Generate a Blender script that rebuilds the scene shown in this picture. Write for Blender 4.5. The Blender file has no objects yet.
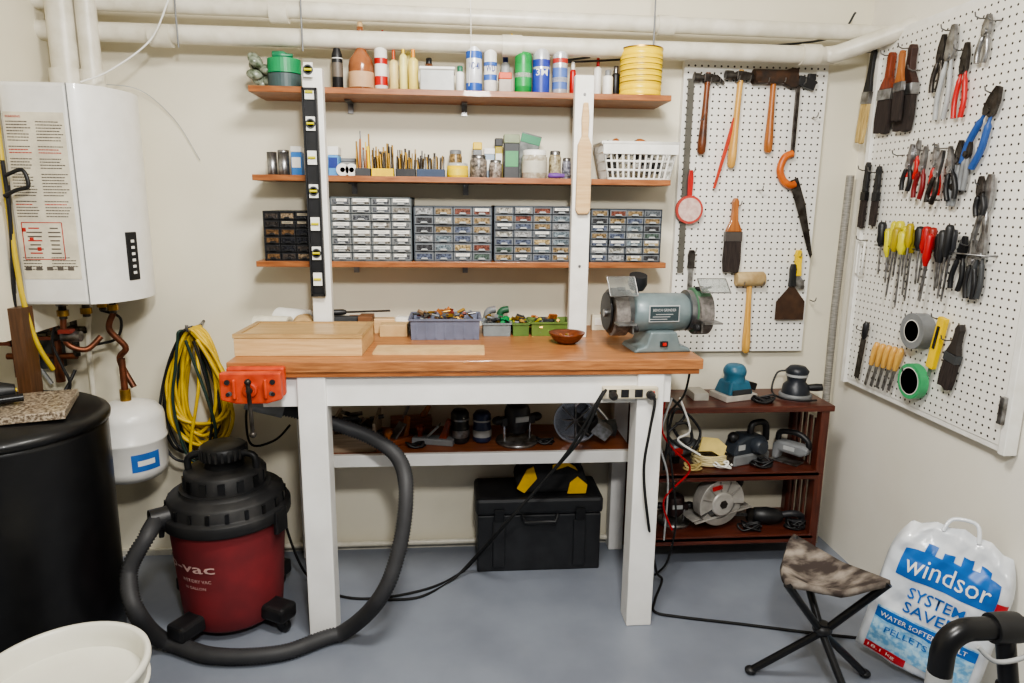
import bpy, math, random, bmesh
from mathutils import Vector, Matrix, Euler
R=random.Random(7)
D=bpy.data; C=bpy.context
COL=C.scene.collection
C.scene.view_settings.look='AgX - Medium High Contrast'
# ---------------------------------------------------------------- camera (world metres, back wall is the plane y=0)
CAMP=Vector((0,-2.70,1.44))
yaw,pit,rol=math.radians(4.7),math.radians(11.5),0.011
Fw=Vector((math.sin(yaw)*math.cos(pit),math.cos(yaw)*math.cos(pit),-math.sin(pit)))
R0=Vector((math.cos(yaw),-math.sin(yaw),0)); U0=R0.cross(Fw)
Rt=R0*math.cos(rol)+U0*math.sin(rol); Up=Rt.cross(Fw)
cam=D.cameras.new('camera'); cam.lens=24; cam.sensor_width=36; cam.clip_start=0.05
co=D.objects.new('camera',cam); COL.objects.link(co)
m3=Matrix((Rt,Up,-Fw)).transposed()
co.matrix_world=Matrix.Translation(CAMP)@m3.to_4x4()
C.scene.camera=co
# survey helpers: real-world point measured on a known plane of the room
def _r(u,v): return Fw+Rt*((u-512)/683)+Up*((341.5-v)/683)
def RY(u,v,y): d=_r(u,v); return CAMP+d*((y-CAMP.y)/d.y)
def RX(u,v,x): d=_r(u,v); return CAMP+d*((x-CAMP.x)/d.x)
def RZ(u,v,z): d=_r(u,v); return CAMP+d*((z-CAMP.z)/d.z)
# ---------------------------------------------------------------- materials
def lin(c):
    c=c/255
    return c/12.92 if c<.04045 else ((c+.055)/1.055)**2.4
def col(rgb): return (lin(rgb[0]),lin(rgb[1]),lin(rgb[2]),1)
MC={}
def mat(rgb,rough=.5,metal=0,rgb2=None,sc=18,bump=0,st=None,coat=0,trans=0,lo=.35,hi=.65,const=False,det=5,rnd=0):
    key=(rgb,rough,metal,rgb2,sc,bump,st,coat,trans,lo,hi,const,det,rnd)
    if key in MC: return MC[key]
    m=D.materials.new('mat_%d'%len(MC)); MC[key]=m
    m.use_nodes=True; n=m.node_tree.nodes; l=m.node_tree.links
    b=n['Principled BSDF']
    b.inputs['Roughness'].default_value=rough; b.inputs['Metallic'].default_value=metal
    b.inputs['Coat Weight'].default_value=coat
    b.inputs['Transmission Weight'].default_value=trans
    if rgb2 is None: rgb2=tuple(max(0,int(c*.9)) for c in rgb)
    tc=n.new('ShaderNodeTexCoord'); mp=n.new('ShaderNodeMapping')
    if st: mp.inputs['Scale'].default_value=st
    no=n.new('ShaderNodeTexNoise'); no.inputs['Scale'].default_value=sc; no.inputs['Detail'].default_value=det
    cr=n.new('ShaderNodeValToRGB'); e=cr.color_ramp.elements
    e[0].position=lo; e[0].color=col(rgb); e[1].position=hi; e[1].color=col(rgb2)
    if const: cr.color_ramp.interpolation='CONSTANT'
    l.new(tc.outputs['Object'],mp.inputs['Vector']); l.new(mp.outputs[0],no.inputs['Vector'])
    l.new(no.outputs['Fac'],cr.inputs['Fac'])
    l.new(cr.outputs['Color'],b.inputs['Base Color'])
    if bump:
        bp=n.new('ShaderNodeBump'); bp.inputs['Strength'].default_value=bump; bp.inputs['Distance'].default_value=.01
        l.new(no.outputs['Fac'],bp.inputs['Height']); l.new(bp.outputs[0],b.inputs['Normal'])
    return m
def contentmat(cols):
    m=D.materials.new('drawer_content'); m.use_nodes=True; n=m.node_tree.nodes; l=m.node_tree.links; b=n['Principled BSDF']
    oi=n.new('ShaderNodeObjectInfo'); cr=n.new('ShaderNodeValToRGB'); cr.color_ramp.interpolation='CONSTANT'
    e=cr.color_ramp.elements; e[0].color=col(cols[0]); e[0].position=0; e[1].color=col(cols[1]); e[1].position=1/len(cols)
    for i,c in enumerate(cols[2:]): q=e.new((i+2)/len(cols)); q.color=col(c)
    tc=n.new('ShaderNodeTexCoord'); ad=n.new('ShaderNodeVectorMath'); ad.operation='ADD'
    no=n.new('ShaderNodeTexNoise'); no.inputs['Scale'].default_value=140; no.inputs['Detail'].default_value=3
    mr=n.new('ShaderNodeMapRange'); mr.inputs['From Min'].default_value=.35; mr.inputs['From Max'].default_value=.65; mr.inputs['To Min'].default_value=.35; mr.inputs['To Max'].default_value=1.8
    hs=n.new('ShaderNodeHueSaturation'); l.new(tc.outputs['Object'],ad.inputs[0]); l.new(oi.outputs['Location'],ad.inputs[1]); l.new(ad.outputs[0],no.inputs['Vector']); l.new(no.outputs['Fac'],mr.inputs['Value']); l.new(mr.outputs[0],hs.inputs['Value'])
    l.new(oi.outputs['Random'],cr.inputs['Fac']); l.new(cr.outputs[0],hs.inputs['Color']); l.new(hs.outputs[0],b.inputs['Base Color']); b.inputs['Roughness'].default_value=.25
    return m
def pegmat():
    m=D.materials.new('pegboard'); m.use_nodes=True; n=m.node_tree.nodes; l=m.node_tree.links; b=n['Principled BSDF']
    tc=n.new('ShaderNodeTexCoord'); 
    dv=n.new('ShaderNodeVectorMath'); dv.operation='SCALE'; dv.inputs['Scale'].default_value=1/.0254
    fr=n.new('ShaderNodeVectorMath'); fr.operation='FRACTION'
    sb=n.new('ShaderNodeVectorMath'); sb.operation='SUBTRACT'; sb.inputs[1].default_value=(.5,0,.5)
    ml=n.new('ShaderNodeVectorMath'); ml.operation='MULTIPLY'; ml.inputs[1].default_value=(1,0,1)
    ln=n.new('ShaderNodeVectorMath'); ln.operation='LENGTH'
    lt=n.new('ShaderNodeMath'); lt.operation='LESS_THAN'; lt.inputs[1].default_value=.15
    mx=n.new('ShaderNodeMix'); mx.data_type='RGBA'
    l.new(tc.outputs['Object'],dv.inputs[0]); l.new(dv.outputs[0],fr.inputs[0]); l.new(fr.outputs[0],sb.inputs[0]); l.new(sb.outputs[0],ml.inputs[0])
    l.new(ml.outputs[0],ln.inputs[0]); l.new(ln.outputs['Value'],lt.inputs[0]); l.new(lt.outputs[0],mx.inputs['Factor'])
    mx.inputs['A'].default_value=col((234,232,225)); mx.inputs['B'].default_value=col((44,38,34))
    l.new(mx.outputs['Result'],b.inputs['Base Color']); b.inputs['Roughness'].default_value=.45
    return m
def wood(a,b,sc=9,st=(1,14,14),rough=.4,coat=.1): return mat(a,rough,0,b,sc=sc,st=st,coat=coat,lo=.3,hi=.7)
WHITE=mat((238,237,232),.45,0,(227,225,218)); CREAM=mat((226,220,200),.5); BLACK=mat((22,22,24),.45,0,(34,34,36)); BLKM=mat((28,28,30),.3,.2)
RUB=mat((20,20,21),.75); STEEL=mat((165,165,166),.32,.85,(96,92,88),sc=30); DSTEEL=mat((86,82,78),.45,.8,(50,44,40),sc=30); CHROME=mat((205,205,210),.15,1)
WALLM=mat((230,224,205),.8,0,(222,215,195),sc=2.5,bump=.02)
OAK=wood((168,108,64),(126,74,40),sc=12,st=(1,10,10)); OAKT=wood((178,122,76),(138,88,52),sc=13,st=(1,11,11)); MAPLE=wood((218,186,138),(196,158,110))
HAND=wood((186,116,58),(130,72,32),st=(14,14,1)); HANDY=wood((224,178,94),(184,132,64),st=(14,14,1)); HANDR=wood((146,62,32),(90,36,18),st=(14,14,1))
CHERRY=wood((100,48,34),(64,30,22),rough=.35); CHERRYV=wood((100,48,34),(64,30,22),st=(14,14,1),rough=.35)
RED=mat((178,24,26),.4); REDG=mat((190,34,30),.35); YEL=mat((244,206,20),.4); YELG=mat((210,200,44),.35); BLUE=mat((28,70,160),.4); GREEN=mat((30,140,80),.45); ORG=mat((204,78,42),.5,0,(168,56,30),sc=25)
GREY=mat((128,130,132),.5); LGREY=mat((176,178,178),.5); DGREY=mat((62,64,66),.5); BRASS=mat((190,150,70),.35,.7,(120,92,44)); COPPER=mat((140,84,60),.45,.7,(80,56,44))
BRIS=mat((34,28,26),.9,0,(60,50,46),sc=60,st=(6,6,.3)); BRISY=mat((214,190,130),.9,0,(160,130,76),sc=60,st=(6,6,.3))
CLEARP=mat((214,216,210),.3,0,trans=.35); PAPER=mat((238,236,228),.7); CARD=mat((200,170,124),.8,0,(188,156,110))
# ---------------------------------------------------------------- geometry builder
def catmull(p,n=8,closed=False):
    p=[Vector(q) for q in p]; o=[]; N=len(p)
    for i in range(N if closed else N-1):
        if closed: a,b,c,d=p[(i-1)%N],p[i],p[(i+1)%N],p[(i+2)%N]
        else: a,b,c,d=p[max(i-1,0)],p[i],p[i+1],p[min(i+2,N-1)]
        for k in range(n):
            t=k/n; o.append(.5*((2*b)+(c-a)*t+(2*a-5*b+4*c-d)*t*t+(3*b-a-3*c+d)*t**3))
    if not closed: o.append(p[-1])
    return o
class G:
    def __init__(s): s.v=[];s.f=[];s.mi=[];s.sm=[];s.mats=[]
    def m(s,mt):
        if mt not in s.mats: s.mats.append(mt)
        return s.mats.index(mt)
    def add(s,vs,fs,mt,M=None,sm=False):
        o=len(s.v); i=s.m(mt)
        for q in vs:
            q=Vector(q); s.v.append(M@q if M else q)
        for f in fs:
            s.f.append([o+k for k in f]); s.mi.append(i); s.sm.append(bool(sm))
        return s
    def box(s,c,d,mt,rot=None,tap=1,M=None):
        x,y,z=d[0]/2,d[1]/2,d[2]/2
        vs=[(-x,-y,-z),(x,-y,-z),(x,y,-z),(-x,y,-z),(-x*tap,-y*tap,z),(x*tap,-y*tap,z),(x*tap,y*tap,z),(-x*tap,y*tap,z)]
        T=Matrix.Translation(c)
        if rot: T=T@Euler(rot).to_matrix().to_4x4()
        if M: T=M@T
        return s.add(vs,[(0,3,2,1),(4,5,6,7),(0,1,5,4),(1,2,6,5),(2,3,7,6),(3,0,4,7)],mt,T)
    def lathe(s,prof,mt,c=(0,0,0),ax=(0,0,1),seg=24,sy=1,M=None,sm='q'):
        q=Vector((0,0,1)).rotation_difference(Vector(ax)); T=Matrix.Translation(c)@q.to_matrix().to_4x4()
        if M: T=M@T
        vs=[];fs=[];n=len(prof)
        for r,z in prof:
            for k in range(seg):
                a=2*math.pi*k/seg; vs.append((max(r,1e-5)*math.cos(a),max(r,1e-5)*math.sin(a)*sy,z))
        for i in range(n-1):
            for k in range(seg): k2=(k+1)%seg; fs.append((i*seg+k,i*seg+k2,(i+1)*seg+k2,(i+1)*seg+k))
        s.add(vs,fs,mt,T,sm=True if sm=='q' else False)
        if prof[0][0]>1e-4: s.add(vs[:seg],[tuple(range(seg))[::-1]],mt,T)
        if prof[-1][0]>1e-4: s.add(vs[-seg:],[tuple(range(seg))],mt,T)
        return s
    def cyl(s,a,b,r,mt,r2=None,seg=20,M=None):
        a=Vector(a);b=Vector(b); r2=r if r2 is None else r2
        return s.lathe([(r,0),(r2,(b-a).length)],mt,a,(b-a).normalized(),seg,M=M)
    def ring(s,c,ax,ro,ri,h,mt,seg=32,M=None):
        return s.lathe([(ri,-h/2),(ro,-h/2),(ro,h/2),(ri,h/2),(ri,-h/2)],mt,c,ax,seg,M=M,sm='x')
    def ell(s,c,r,mt,M=None,seg=20,rot=None):
        p=[(math.sin(math.pi*k/12),-math.cos(math.pi*k/12)) for k in range(13)]
        T=Matrix.Translation(c)@((Euler(rot).to_matrix().to_4x4()) if rot else Matrix())@Matrix.Diagonal((r[0],r[1],r[2],1))
        if M: T=M@T
        return s.lathe(p,mt,(0,0,0),(0,0,1),seg,M=T)
    def tube(s,pts,r,mt,seg=8,closed=False,M=None):
        p=[Vector(q) for q in pts]; n=len(p); vs=[];fs=[]
        t0=(p[1]-p[0]).normalized(); up=Vector((0,0,1)) if abs(t0.z)<.9 else Vector((1,0,0)); nn=t0.cross(up).normalized()
        for i in range(n):
            t=((p[(i+1)%n]-p[i-1]) if closed else (p[min(i+1,n-1)]-p[max(i-1,0)]))
            if t.length<1e-9: t=t0
            t=t.normalized(); nn=(nn-t*nn.dot(t)).normalized(); bb=t.cross(nn)
            rr=r[i] if isinstance(r,(list,tuple)) else r
            for k in range(seg):
                a=2*math.pi*k/seg; vs.append(p[i]+nn*(rr*math.cos(a))+bb*(rr*math.sin(a)))
        for i in range(n if closed else n-1):
            j=(i+1)%n
            for k in range(seg): k2=(k+1)%seg; fs.append((i*seg+k,i*seg+k2,j*seg+k2,j*seg+k))
        s.add(vs,fs,mt,M,sm=True)
        if not closed:
            s.add(vs[:seg],[tuple(range(seg))],mt,M); s.add(vs[-seg:],[tuple(range(seg))],mt,M)
        return s
    def prism(s,out,y0,y1,mt,M=None):
        n=len(out); vs=[(x,y0,z) for x,z in out]+[(x,y1,z) for x,z in out]
        fs=[tuple(range(n)),tuple(range(2*n-1,n-1,-1))]+[(i,n+i,n+(i+1)%n,(i+1)%n) for i in range(n)]
        return s.add(vs,fs,mt,M)
    def obj(s,name,parent=None,label=None,bev=0,loc=None,rot=None,seg=2):
        me=D.meshes.new(name); bm=bmesh.new(); V=[bm.verts.new(q) for q in s.v]
        for f,i,sm in zip(s.f,s.mi,s.sm):
            try: F=bm.faces.new([V[k] for k in f])
            except ValueError: continue
            F.material_index=i; F.smooth=sm
        bmesh.ops.recalc_face_normals(bm,faces=bm.faces); bm.to_mesh(me); bm.free()
        for q in s.mats: me.materials.append(q)
        o=D.objects.new(name,me); COL.objects.link(o)
        if parent: o.parent=parent
        if loc is not None: o.location=loc
        if rot is not None: o.rotation_euler=rot
        if label: o['label']=label
        if bev:
            b=o.modifiers.new('bevel','BEVEL'); b.width=bev; b.segments=seg; b.limit_method='ANGLE'; b.angle_limit=.7
        return o
def tag(o,label,cat,group=None):
    o['label']=label; o['category']=cat
    if group: o['group']=group
    return o
def thing(name,label,cat,loc=(0,0,0),rz=0,tilt=0,group=None,tx=0):
    o=D.objects.new(name,None); COL.objects.link(o); o.empty_display_size=.05
    o.matrix_world=Matrix.Translation(loc)@Matrix.Rotation(rz,4,'Z')@Matrix.Rotation(tilt,4,'Y')@Matrix.Rotation(tx,4,'X')
    return tag(o,label,cat,group)
def struct(g,name,bev=0):
    o=g.obj(name,bev=bev); o['kind']='structure'; return o
def text(s,x,z,w,h,y,mt,parent,fn=None,name='lettering',off=.012):
    cu=D.curves.new('t','FONT'); cu.body=s; cu.resolution_u=2; cu.extrude=0; cu.offset=off
    ob=D.objects.new('t',cu); COL.objects.link(ob); C.view_layer.update()
    me=D.meshes.new_from_object(ob); D.objects.remove(ob)
    xs=[v.co.x for v in me.vertices]; ys=[v.co.y for v in me.vertices]
    x0,x1,y0,y1=min(xs),max(xs),min(ys),max(ys)
    for v in me.vertices:
        a=(v.co.x-x0)/(x1-x0+1e-9); b=(v.co.y-y0)/(y1-y0+1e-9); px,pz=x+a*w,z+b*h
        v.co=fn(px,pz) if fn else Vector((px,y,pz))
    me.materials.append(mt); o=D.objects.new(name,me); COL.objects.link(o)
    if parent: o.parent=parent
    return o
# ================================================================ ROOM
RWX=1.60
g=G(); g.box((0,-1.9,-.05),(4.2,4.0,.1),mat((132,138,149),.38,0,(117,122,133),sc=3,coat=.12)); struct(g,'floor')
g=G(); g.box((0,.05,1.25),(4.2,.1,2.5),WALLM); struct(g,'wall_back')
g=G(); g.box((RWX+.05,-1.9,1.25),(.1,3.8,2.5),mat((235,231,220),.7,0,(228,223,210),sc=2.5,bump=.02)); struct(g,'wall_right')
g=G(); g.box((-1.95,-1.9,1.25),(.1,3.8,2.5),WALLM); struct(g,'wall_left')
g=G(); g.box((-.15,-1.9,2.55),(3.6,4.0,.1),WHITE); struct(g,'ceiling')
g=G(); g.box((-.15,-.006,.012),(3.4,.012,.024),mat((198,194,182),.6)); struct(g,'baseboard_back')
PV=mat((224,219,205),.35,0,(208,202,185))
y=-.12
T=thing('drain_pipe','white plastic pipe running high along the wall, rising into the corner','pipe',(0,y,1.985))
g=G(); g.tube(catmull([(-1.75,0,.01),(-.5,0,.005),(1.2,0,0),(1.36,0,.0),(1.44,-.03,.018),(1.62,-.13,.085)],6),.031,PV,seg=20); g.obj('pipe',T)
for x in (-1.0,.2,1.3):
    g=G(); g.lathe([(.037,-.035),(.037,.035)],PV,(x,0,0),(1,0,0)); g.obj('coupling',T)
T=thing('drain_pipe','white plastic pipe running straight under the ceiling','pipe',(0,y-.01,2.068))
g=G(); g.tube([(-1.85,0,.02),(1.6,0,-.005)],.028,PV,seg=20); g.obj('pipe',T)
for x in (-.6,.75):
    g=G(); g.lathe([(.034,-.03),(.034,.03)],PV,(x,0,0),(1,0,0)); g.obj('coupling',T)
for x in (-.93,-.52,.7):
    T=thing('pipe_hanger','thin metal strap hanging the overhead pipes','strap',(x,-.165,1.94),group='pipe hanger straps')
    g=G(); g.tube([(0,0,.0),(0,-.003,.1),(0,0,.2),(0,.03,.56)],.003,GREY); g.obj('strap',T)
g=G(); g.tube(catmull([RY(590,57,-.03),RY(560,62,-.05),RY(640,58,-.06),RY(740,48,-.05),RY(830,38,-.05),RY(856,12,-.1)],8),.004,DGREY)
tag(g.obj('electrical_cable'),'dark cable slung under the overhead pipes','cable')
g=G(); g.tube(catmull([RY(168,0,-.2),RY(150,40,-.2),RY(110,70,-.25),RY(80,82,-.3)],8),.003,WHITE)
tag(g.obj('electrical_cable'),'thin white wire dropping to the water heater','cable')
g=G(); g.tube(catmull([RY(100,84,-.1),RY(140,90,-.03),RY(175,120,-.01),RY(200,160,-.01)],8),.0013,LGREY)
tag(g.obj('electrical_cable'),'thin grey wire running down the wall beside the heater','cable')
g=G(); g.tube(catmull([RY(470,-10,-.2),RY(471,40,-.2),RY(469,86,-.2)],4),.0012,WHITE); tag(g.obj('pull_string'),'thin white string hanging down from the pipes','string')
# ================================================================ WATER HEATER
T=thing('mounting_board','cream painted board with a brown stud carrying the water heater','board',(-1.405,-.26,.95))
g=G(); g.box((0,0,.8),(.02,.5,1.5),WALLM); g.obj('panel',T)
g=G(); g.box((.03,-.19,-.0),(.04,.06,.3),wood((100,68,44),(70,46,30),st=(14,14,1))); g.obj('stud',T,label='brown wood stud')
T=thing('water_heater','white tankless wall water heater with printed rating plates','water heater',(-1.27,-.22,1.10))
HW=mat((236,234,229),.32,0,(229,227,221),coat=.15)
g=G(); g.box((-.012,0,.3425),(.205,.38,.685),HW); g.obj('casing',T,bev=.012)
def cov(t): return (.09+.105*max(0,math.sin(math.pi*t))**.6,-.19+.38*t)
g=G(); N=18; out=[(.085,-.185)]+[cov(k/N) for k in range(1,N)]+[(.085,.185)]
vs=[(x,yy,.002) for x,yy in out]+[(x,yy,.683) for x,yy in out]; n=len(out)
g.add(vs,[(i,i+1,n+i+1,n+i) for i in range(n-1)],HW,sm=True); g.add(vs,[tuple(range(n)),tuple(range(n,2*n)),(0,n-1,2*n-1,n)],HW); g.obj('front_cover',T)
g=G(); g.box((.088,-.1905,.3425),(.003,.002,.68),GREY); g.obj('seam',T)
g=G(); g.box((-.015,-.1915,.34),(.175,.001,.51),mat((230,222,200),.5)); g.obj('rating_plate',T,label='cream printed instruction plate')
g=G()
tk=mat((96,88,82),.6); rd=mat((190,50,44),.6); yp=-.1925
for i in range(52):
    zz=.585-i*.0092
    m_=rd if i in (11,12,29) else tk
    if i in (0,1,9,13,27,18) or 34<=i<=46: continue
    for x0,wm in ((-.098,.07),(-.012,.078)):
        x=x0
        while x<x0+wm*R.uniform(.7,1):
            w=R.uniform(.003,.009); w=min(w,x0+wm-x); g.box((x+w/2,yp,zz),(w,.0005,.003),m_); x+=w+.0016
for (bx,bz,bw,bh) in ((-.03,.205,.12,.115),):
    for s in (-1,1): g.box((bx+s*bw/2,yp,bz),(.0025,.0006,bh),rd); g.box((bx,yp,bz+s*bh/2),(bw,.0006,.0025),rd)
for i in range(7):
    g.box((-.055,yp,.245-i*.013),(.05*R.uniform(.6,1),.0005,.004),rd if i%3==0 else tk); g.box((.005,yp,.245-i*.013),(.04*R.uniform(.6,1),.0005,.004),tk)
for k in range(3): g.box((-.085+k*.02,yp,.24-.03*k),(.012,.0006,.012),rd)
for k in range(5): g.box((-.085+k*.032,yp,.118),(.018,.0006,.012),tk)
g.obj('fine_print',T)
text('WARNING',-.098,.578,.045,.007,-.1935,rd,T)
bt=.30; bx_,by_=cov(bt); b2=cov(bt+.03); ang=-math.atan2(b2[0]-bx_,b2[1]-by_)
g=G(); g.box((bx_+.001,by_,.15),(.006,.046,.16),BLACK,rot=(0,0,ang)); g.obj('badge',T,label='black vertical badge',bev=.002)
g=G(); nb=Vector((math.cos(ang),math.sin(ang),0))*.0045
for k in range(6): g.box((bx_+.001+nb.x,by_+nb.y,.095+k*.021),(.001,.014,.009),WHITE,rot=(0,0,ang))
g.obj('badge_marks',T)
for i,(dx,r) in enumerate(((-.03,.045),(.05,.032))):
    g=G(); g.cyl((dx,.06,.685),(dx,.06,1.4),r,PV,seg=24); g.lathe([(r*1.18,.69),(r*1.18,.76)],PV,(dx,.06,0)); g.obj('flue_pipe',T,label='white plastic flue pipe')
g=G(); g.tube(catmull([(-.105,-.215,.68),(-.106,-.22,.5),(-.1,-.225,.1),(-.085,-.21,-.1),(-.07,-.16,-.22)],8),.008,mat((206,180,56),.4)); g.obj('gas_line',T,label='yellow flexible gas line')
for dx,dy in ((-.05,-.1),(0,-.05),(.05,.03),(-.02,.1)):
    g=G(); g.cyl((dx,dy,0),(dx,dy,-.06),.012,DSTEEL); g.cyl((dx,dy,-.03),(dx,dy,-.05),.018,BRASS,seg=6); g.cyl((dx,dy,-.0),(dx,dy,-.015),.018,STEEL,seg=12); g.obj('pipe_fitting',T,label='brass pipe fitting')
g=G(); g.tube(catmull([(-.05,-.1,-.05),(-.05,-.1,-.14),(0,-.08,-.17),(.04,-.05,-.13)],6),.010,COPPER)
g.box((-.04,-.11,-.1),(.04,.03,.012),mat((130,50,40),.5)); g.cyl((-.06,-.1,-.12),(.0,-.1,-.12),.018,STEEL); g.obj('valve_pipe',T)
g=G(); g.tube(catmull([(.05,.03,-.06),(.03,.03,-.12),(.07,.05,-.19),(.04,.06,-.24),(.085,.05,-.34)],8),.011,COPPER); g.obj('copper_pipe',T,label='bent copper supply pipe')
p=RY(130,440,-.2)
T=thing('expansion_tank','small white pressure tank with a blue label under copper pipes','tank',(p.x,p.y,.415))
g=G(); g.lathe([(0,0),(.06,.004),(.1,.018),(.118,.04),(.122,.06),(.122,.155),(.126,.16),(.126,.168),(.122,.172),(.122,.24),(.117,.262),(.095,.285),(.05,.3),(0,.305)],HW,seg=40); g.obj('shell',T)
g=G(); g.cyl((0,0,.3),(0,0,.345),.018,BRASS); g.tube([(0,0,.34),(0,.0,.46)],.012,COPPER); g.obj('connector',T)
g=G(); seg=10; vs=[]
for k in range(seg+1):
    a=math.radians(-66+46*k/seg); vs+= [(.1235*math.cos(a),.1235*math.sin(a),.065),(.1235*math.cos(a),.1235*math.sin(a),.13)]
g.add(vs,[(2*k,2*k+2,2*k+3,2*k+1) for k in range(seg)],mat((50,110,190),.5))
vs=[Vector((q[0]*1.006,q[1]*1.006,.095+.3*(q[2]-.095))) for q in vs]
g.add(vs,[(2*k,2*k+2,2*k+3,2*k+1) for k in range(2,seg-2)],WHITE); g.obj('paper_label',T,label='blue printed label')
g=G(); g.box((0,.15,.15),(.03,.1,.02),STEEL); g.obj('wall_bracket',T)
for i,(pts,r,mt,lb) in enumerate((
  ([RY(8,185,-.45),RY(12,250,-.44),RY(18,330,-.4),RY(30,380,-.3),RY(28,400,-.25),RY(45,405,-.2)],.005,BLACK,'black power cord hanging by the water heater'),
  ([RY(2,160,-.46),RY(10,220,-.45),RY(14,300,-.44),RY(20,360,-.42)],.006,BLACK,'black wire hanging by the water heater'),
  ([RY(4,196,-.47),RY(16,190,-.47),RY(28,186,-.47),RY(22,170,-.47),RY(6,175,-.47)],.006,BLACK,'black cord looped in front of the heater'),
  ([RY(15,305,-.3),RY(22,350,-.3),RY(35,385,-.25),RY(60,395,-.2),RY(75,370,-.15)],.006,BLACK,'black cable sagging under the water heater'),
  ([RY(30,305,-.25),RY(25,340,-.25),RY(40,372,-.2),RY(30,395,-.2)],.005,GREY,'grey wire sagging under the water heater'),
  ([RY(100,310,-.2),RY(120,318,-.15),RY(117,338,-.1),RY(95,345,-.1),RY(75,352,-.12)],.005,BLACK,'black cable looping under the water heater'),
  ([RY(35,330,-.1),RY(40,380,-.05),RY(48,400,-.05),RY(100,405,-.05),RY(125,400,-.1)],.007,GREY,'grey drain tube behind the black drum'),
  ([RY(90,300,-.05),RY(88,340,-.05),RY(92,380,-.05),RY(98,440,-.05)],.010,PV,'white plastic drain line on the wall'),
  ([RY(100,430,-.1),RY(110,470,-.08),RY(115,520,-.06)],.006,BLACK,'black cable running down behind the small tank'),
  ([RY(60,310,-.2),RY(52,340,-.2),RY(62,366,-.2),RY(70,385,-.2),RY(62,405,-.2)],.005,BLACK,'thin black cable dangling below the heater'),
)):
    g=G(); g.tube(catmull(pts,8),r,mt); tag(g.obj('hanging_cable'),lb,'cable')
T=thing('valve_manifold','old brass and iron pipe manifold with valves on the wall','valve',tuple(RY(60,330,-.05)))
g=G(); g.cyl((-.25,0,.0),(.1,0,.0),.014,DSTEEL); g.cyl((-.1,0,-.14),(-.1,0,.12),.013,DSTEEL); g.cyl((-.02,0,-.2),(-.02,0,.1),.016,COPPER); g.cyl((-.17,0,-.18),(-.17,0,.1),.011,COPPER); g.cyl((.05,0,-.1),(.05,0,.1),.012,DSTEEL); g.cyl((-.2,0,-.1),(.05,0,-.1),.012,COPPER); g.obj('pipe',T)
for x,z in ((-.1,.03),(-.02,-.02),(.05,0),(-.17,-.04),(-.1,-.1),(-.2,.05)):
    g=G(); g.ell((x,-.01,z),(.026,.024,.021),DSTEEL); g.cyl((x,-.03,z),(x,-.06,z),.006,BRASS); g.box((x,-.062,z),(.05,.006,.012),mat((130,60,40),.5)); g.obj('valve',T)
g=G(); p=RY(40,352,-.03); g.box((0,0,0),(.16,.05,.12),DGREY); g.tube([(0,-.02,-.05),(.04,-.02,-.12)],.008,LGREY)
o=g.obj('junction_box',bev=.005,loc=p); tag(o,'dark grey electrical junction box on the wall','box')
# ---- yellow cord coil
p=RY(201,325,-.03)
T=thing('extension_cord','yellow extension cord coiled in long loops on a wall hook','extension cord',tuple(p))
def coilpts(nl,wr,hr,cxr,y0,yr,j):
    # rounded hanging loops: narrow where they cross the hook, widest near the bottom
    pts=[]
    for i in range(nl):
        w=R.uniform(*wr); hh=R.uniform(*hr); cx=R.uniform(-cxr,cxr); yy=y0-yr*(i+R.random())/nl; sk=R.uniform(-.012,.012)
        for k in range(12):
            a=2*math.pi*(k/12)+math.pi/2; tz=(math.sin(a)-1)/2
            pts.append((cx*(-tz)+w*math.cos(a)*(.42+.62*(-tz))+sk*math.sin(a*2)+j*.01*R.uniform(-1,1),yy-.008*R.random(),hh*tz+(.006*R.uniform(-1,1) if k else 0)))
    return pts
g=G(); YC=mat((222,188,44),.5,0,(196,162,32))
g.tube(catmull(coilpts(18,(.075,.145),(.36,.55),.03,-.014,.10,.5),6),.007,YC,seg=7); g.obj('cord',T)
g=G(); g.tube(catmull([(.01,-.1,-.05),(.02,-.125,-.2),(-.03,-.125,-.45),(-.02,-.12,-.55),(.03,-.11,-.52)],6),.006,YC); g.lathe([(.012,0),(.016,.03),(.012,.05)],YC,(.03,-.11,-.53),(0,0,1)); g.obj('plug',T)
g=G(); g.tube(catmull([(0,.03,.01),(0,-.02,.0),(0,-.13,.0),(0,-.14,.025)],4),.006,STEEL); g.obj('hook',T)
for nm,mt,dx,nl in (('dark green extension cord hanging through the yellow coil',mat((34,58,50),.5),-.03,1),('black extension cord mixed into the yellow coil',BLACK,-.02,3)):
    T=thing('extension_cord',nm,'extension cord',(p.x+dx,-.035,p.z))
    g=G(); g.tube(catmull(coilpts(nl+1,(.08,.14),(.44,.58),.04,-.01,.11,.5),6),.0055,mt); g.obj('cord',T)
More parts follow.
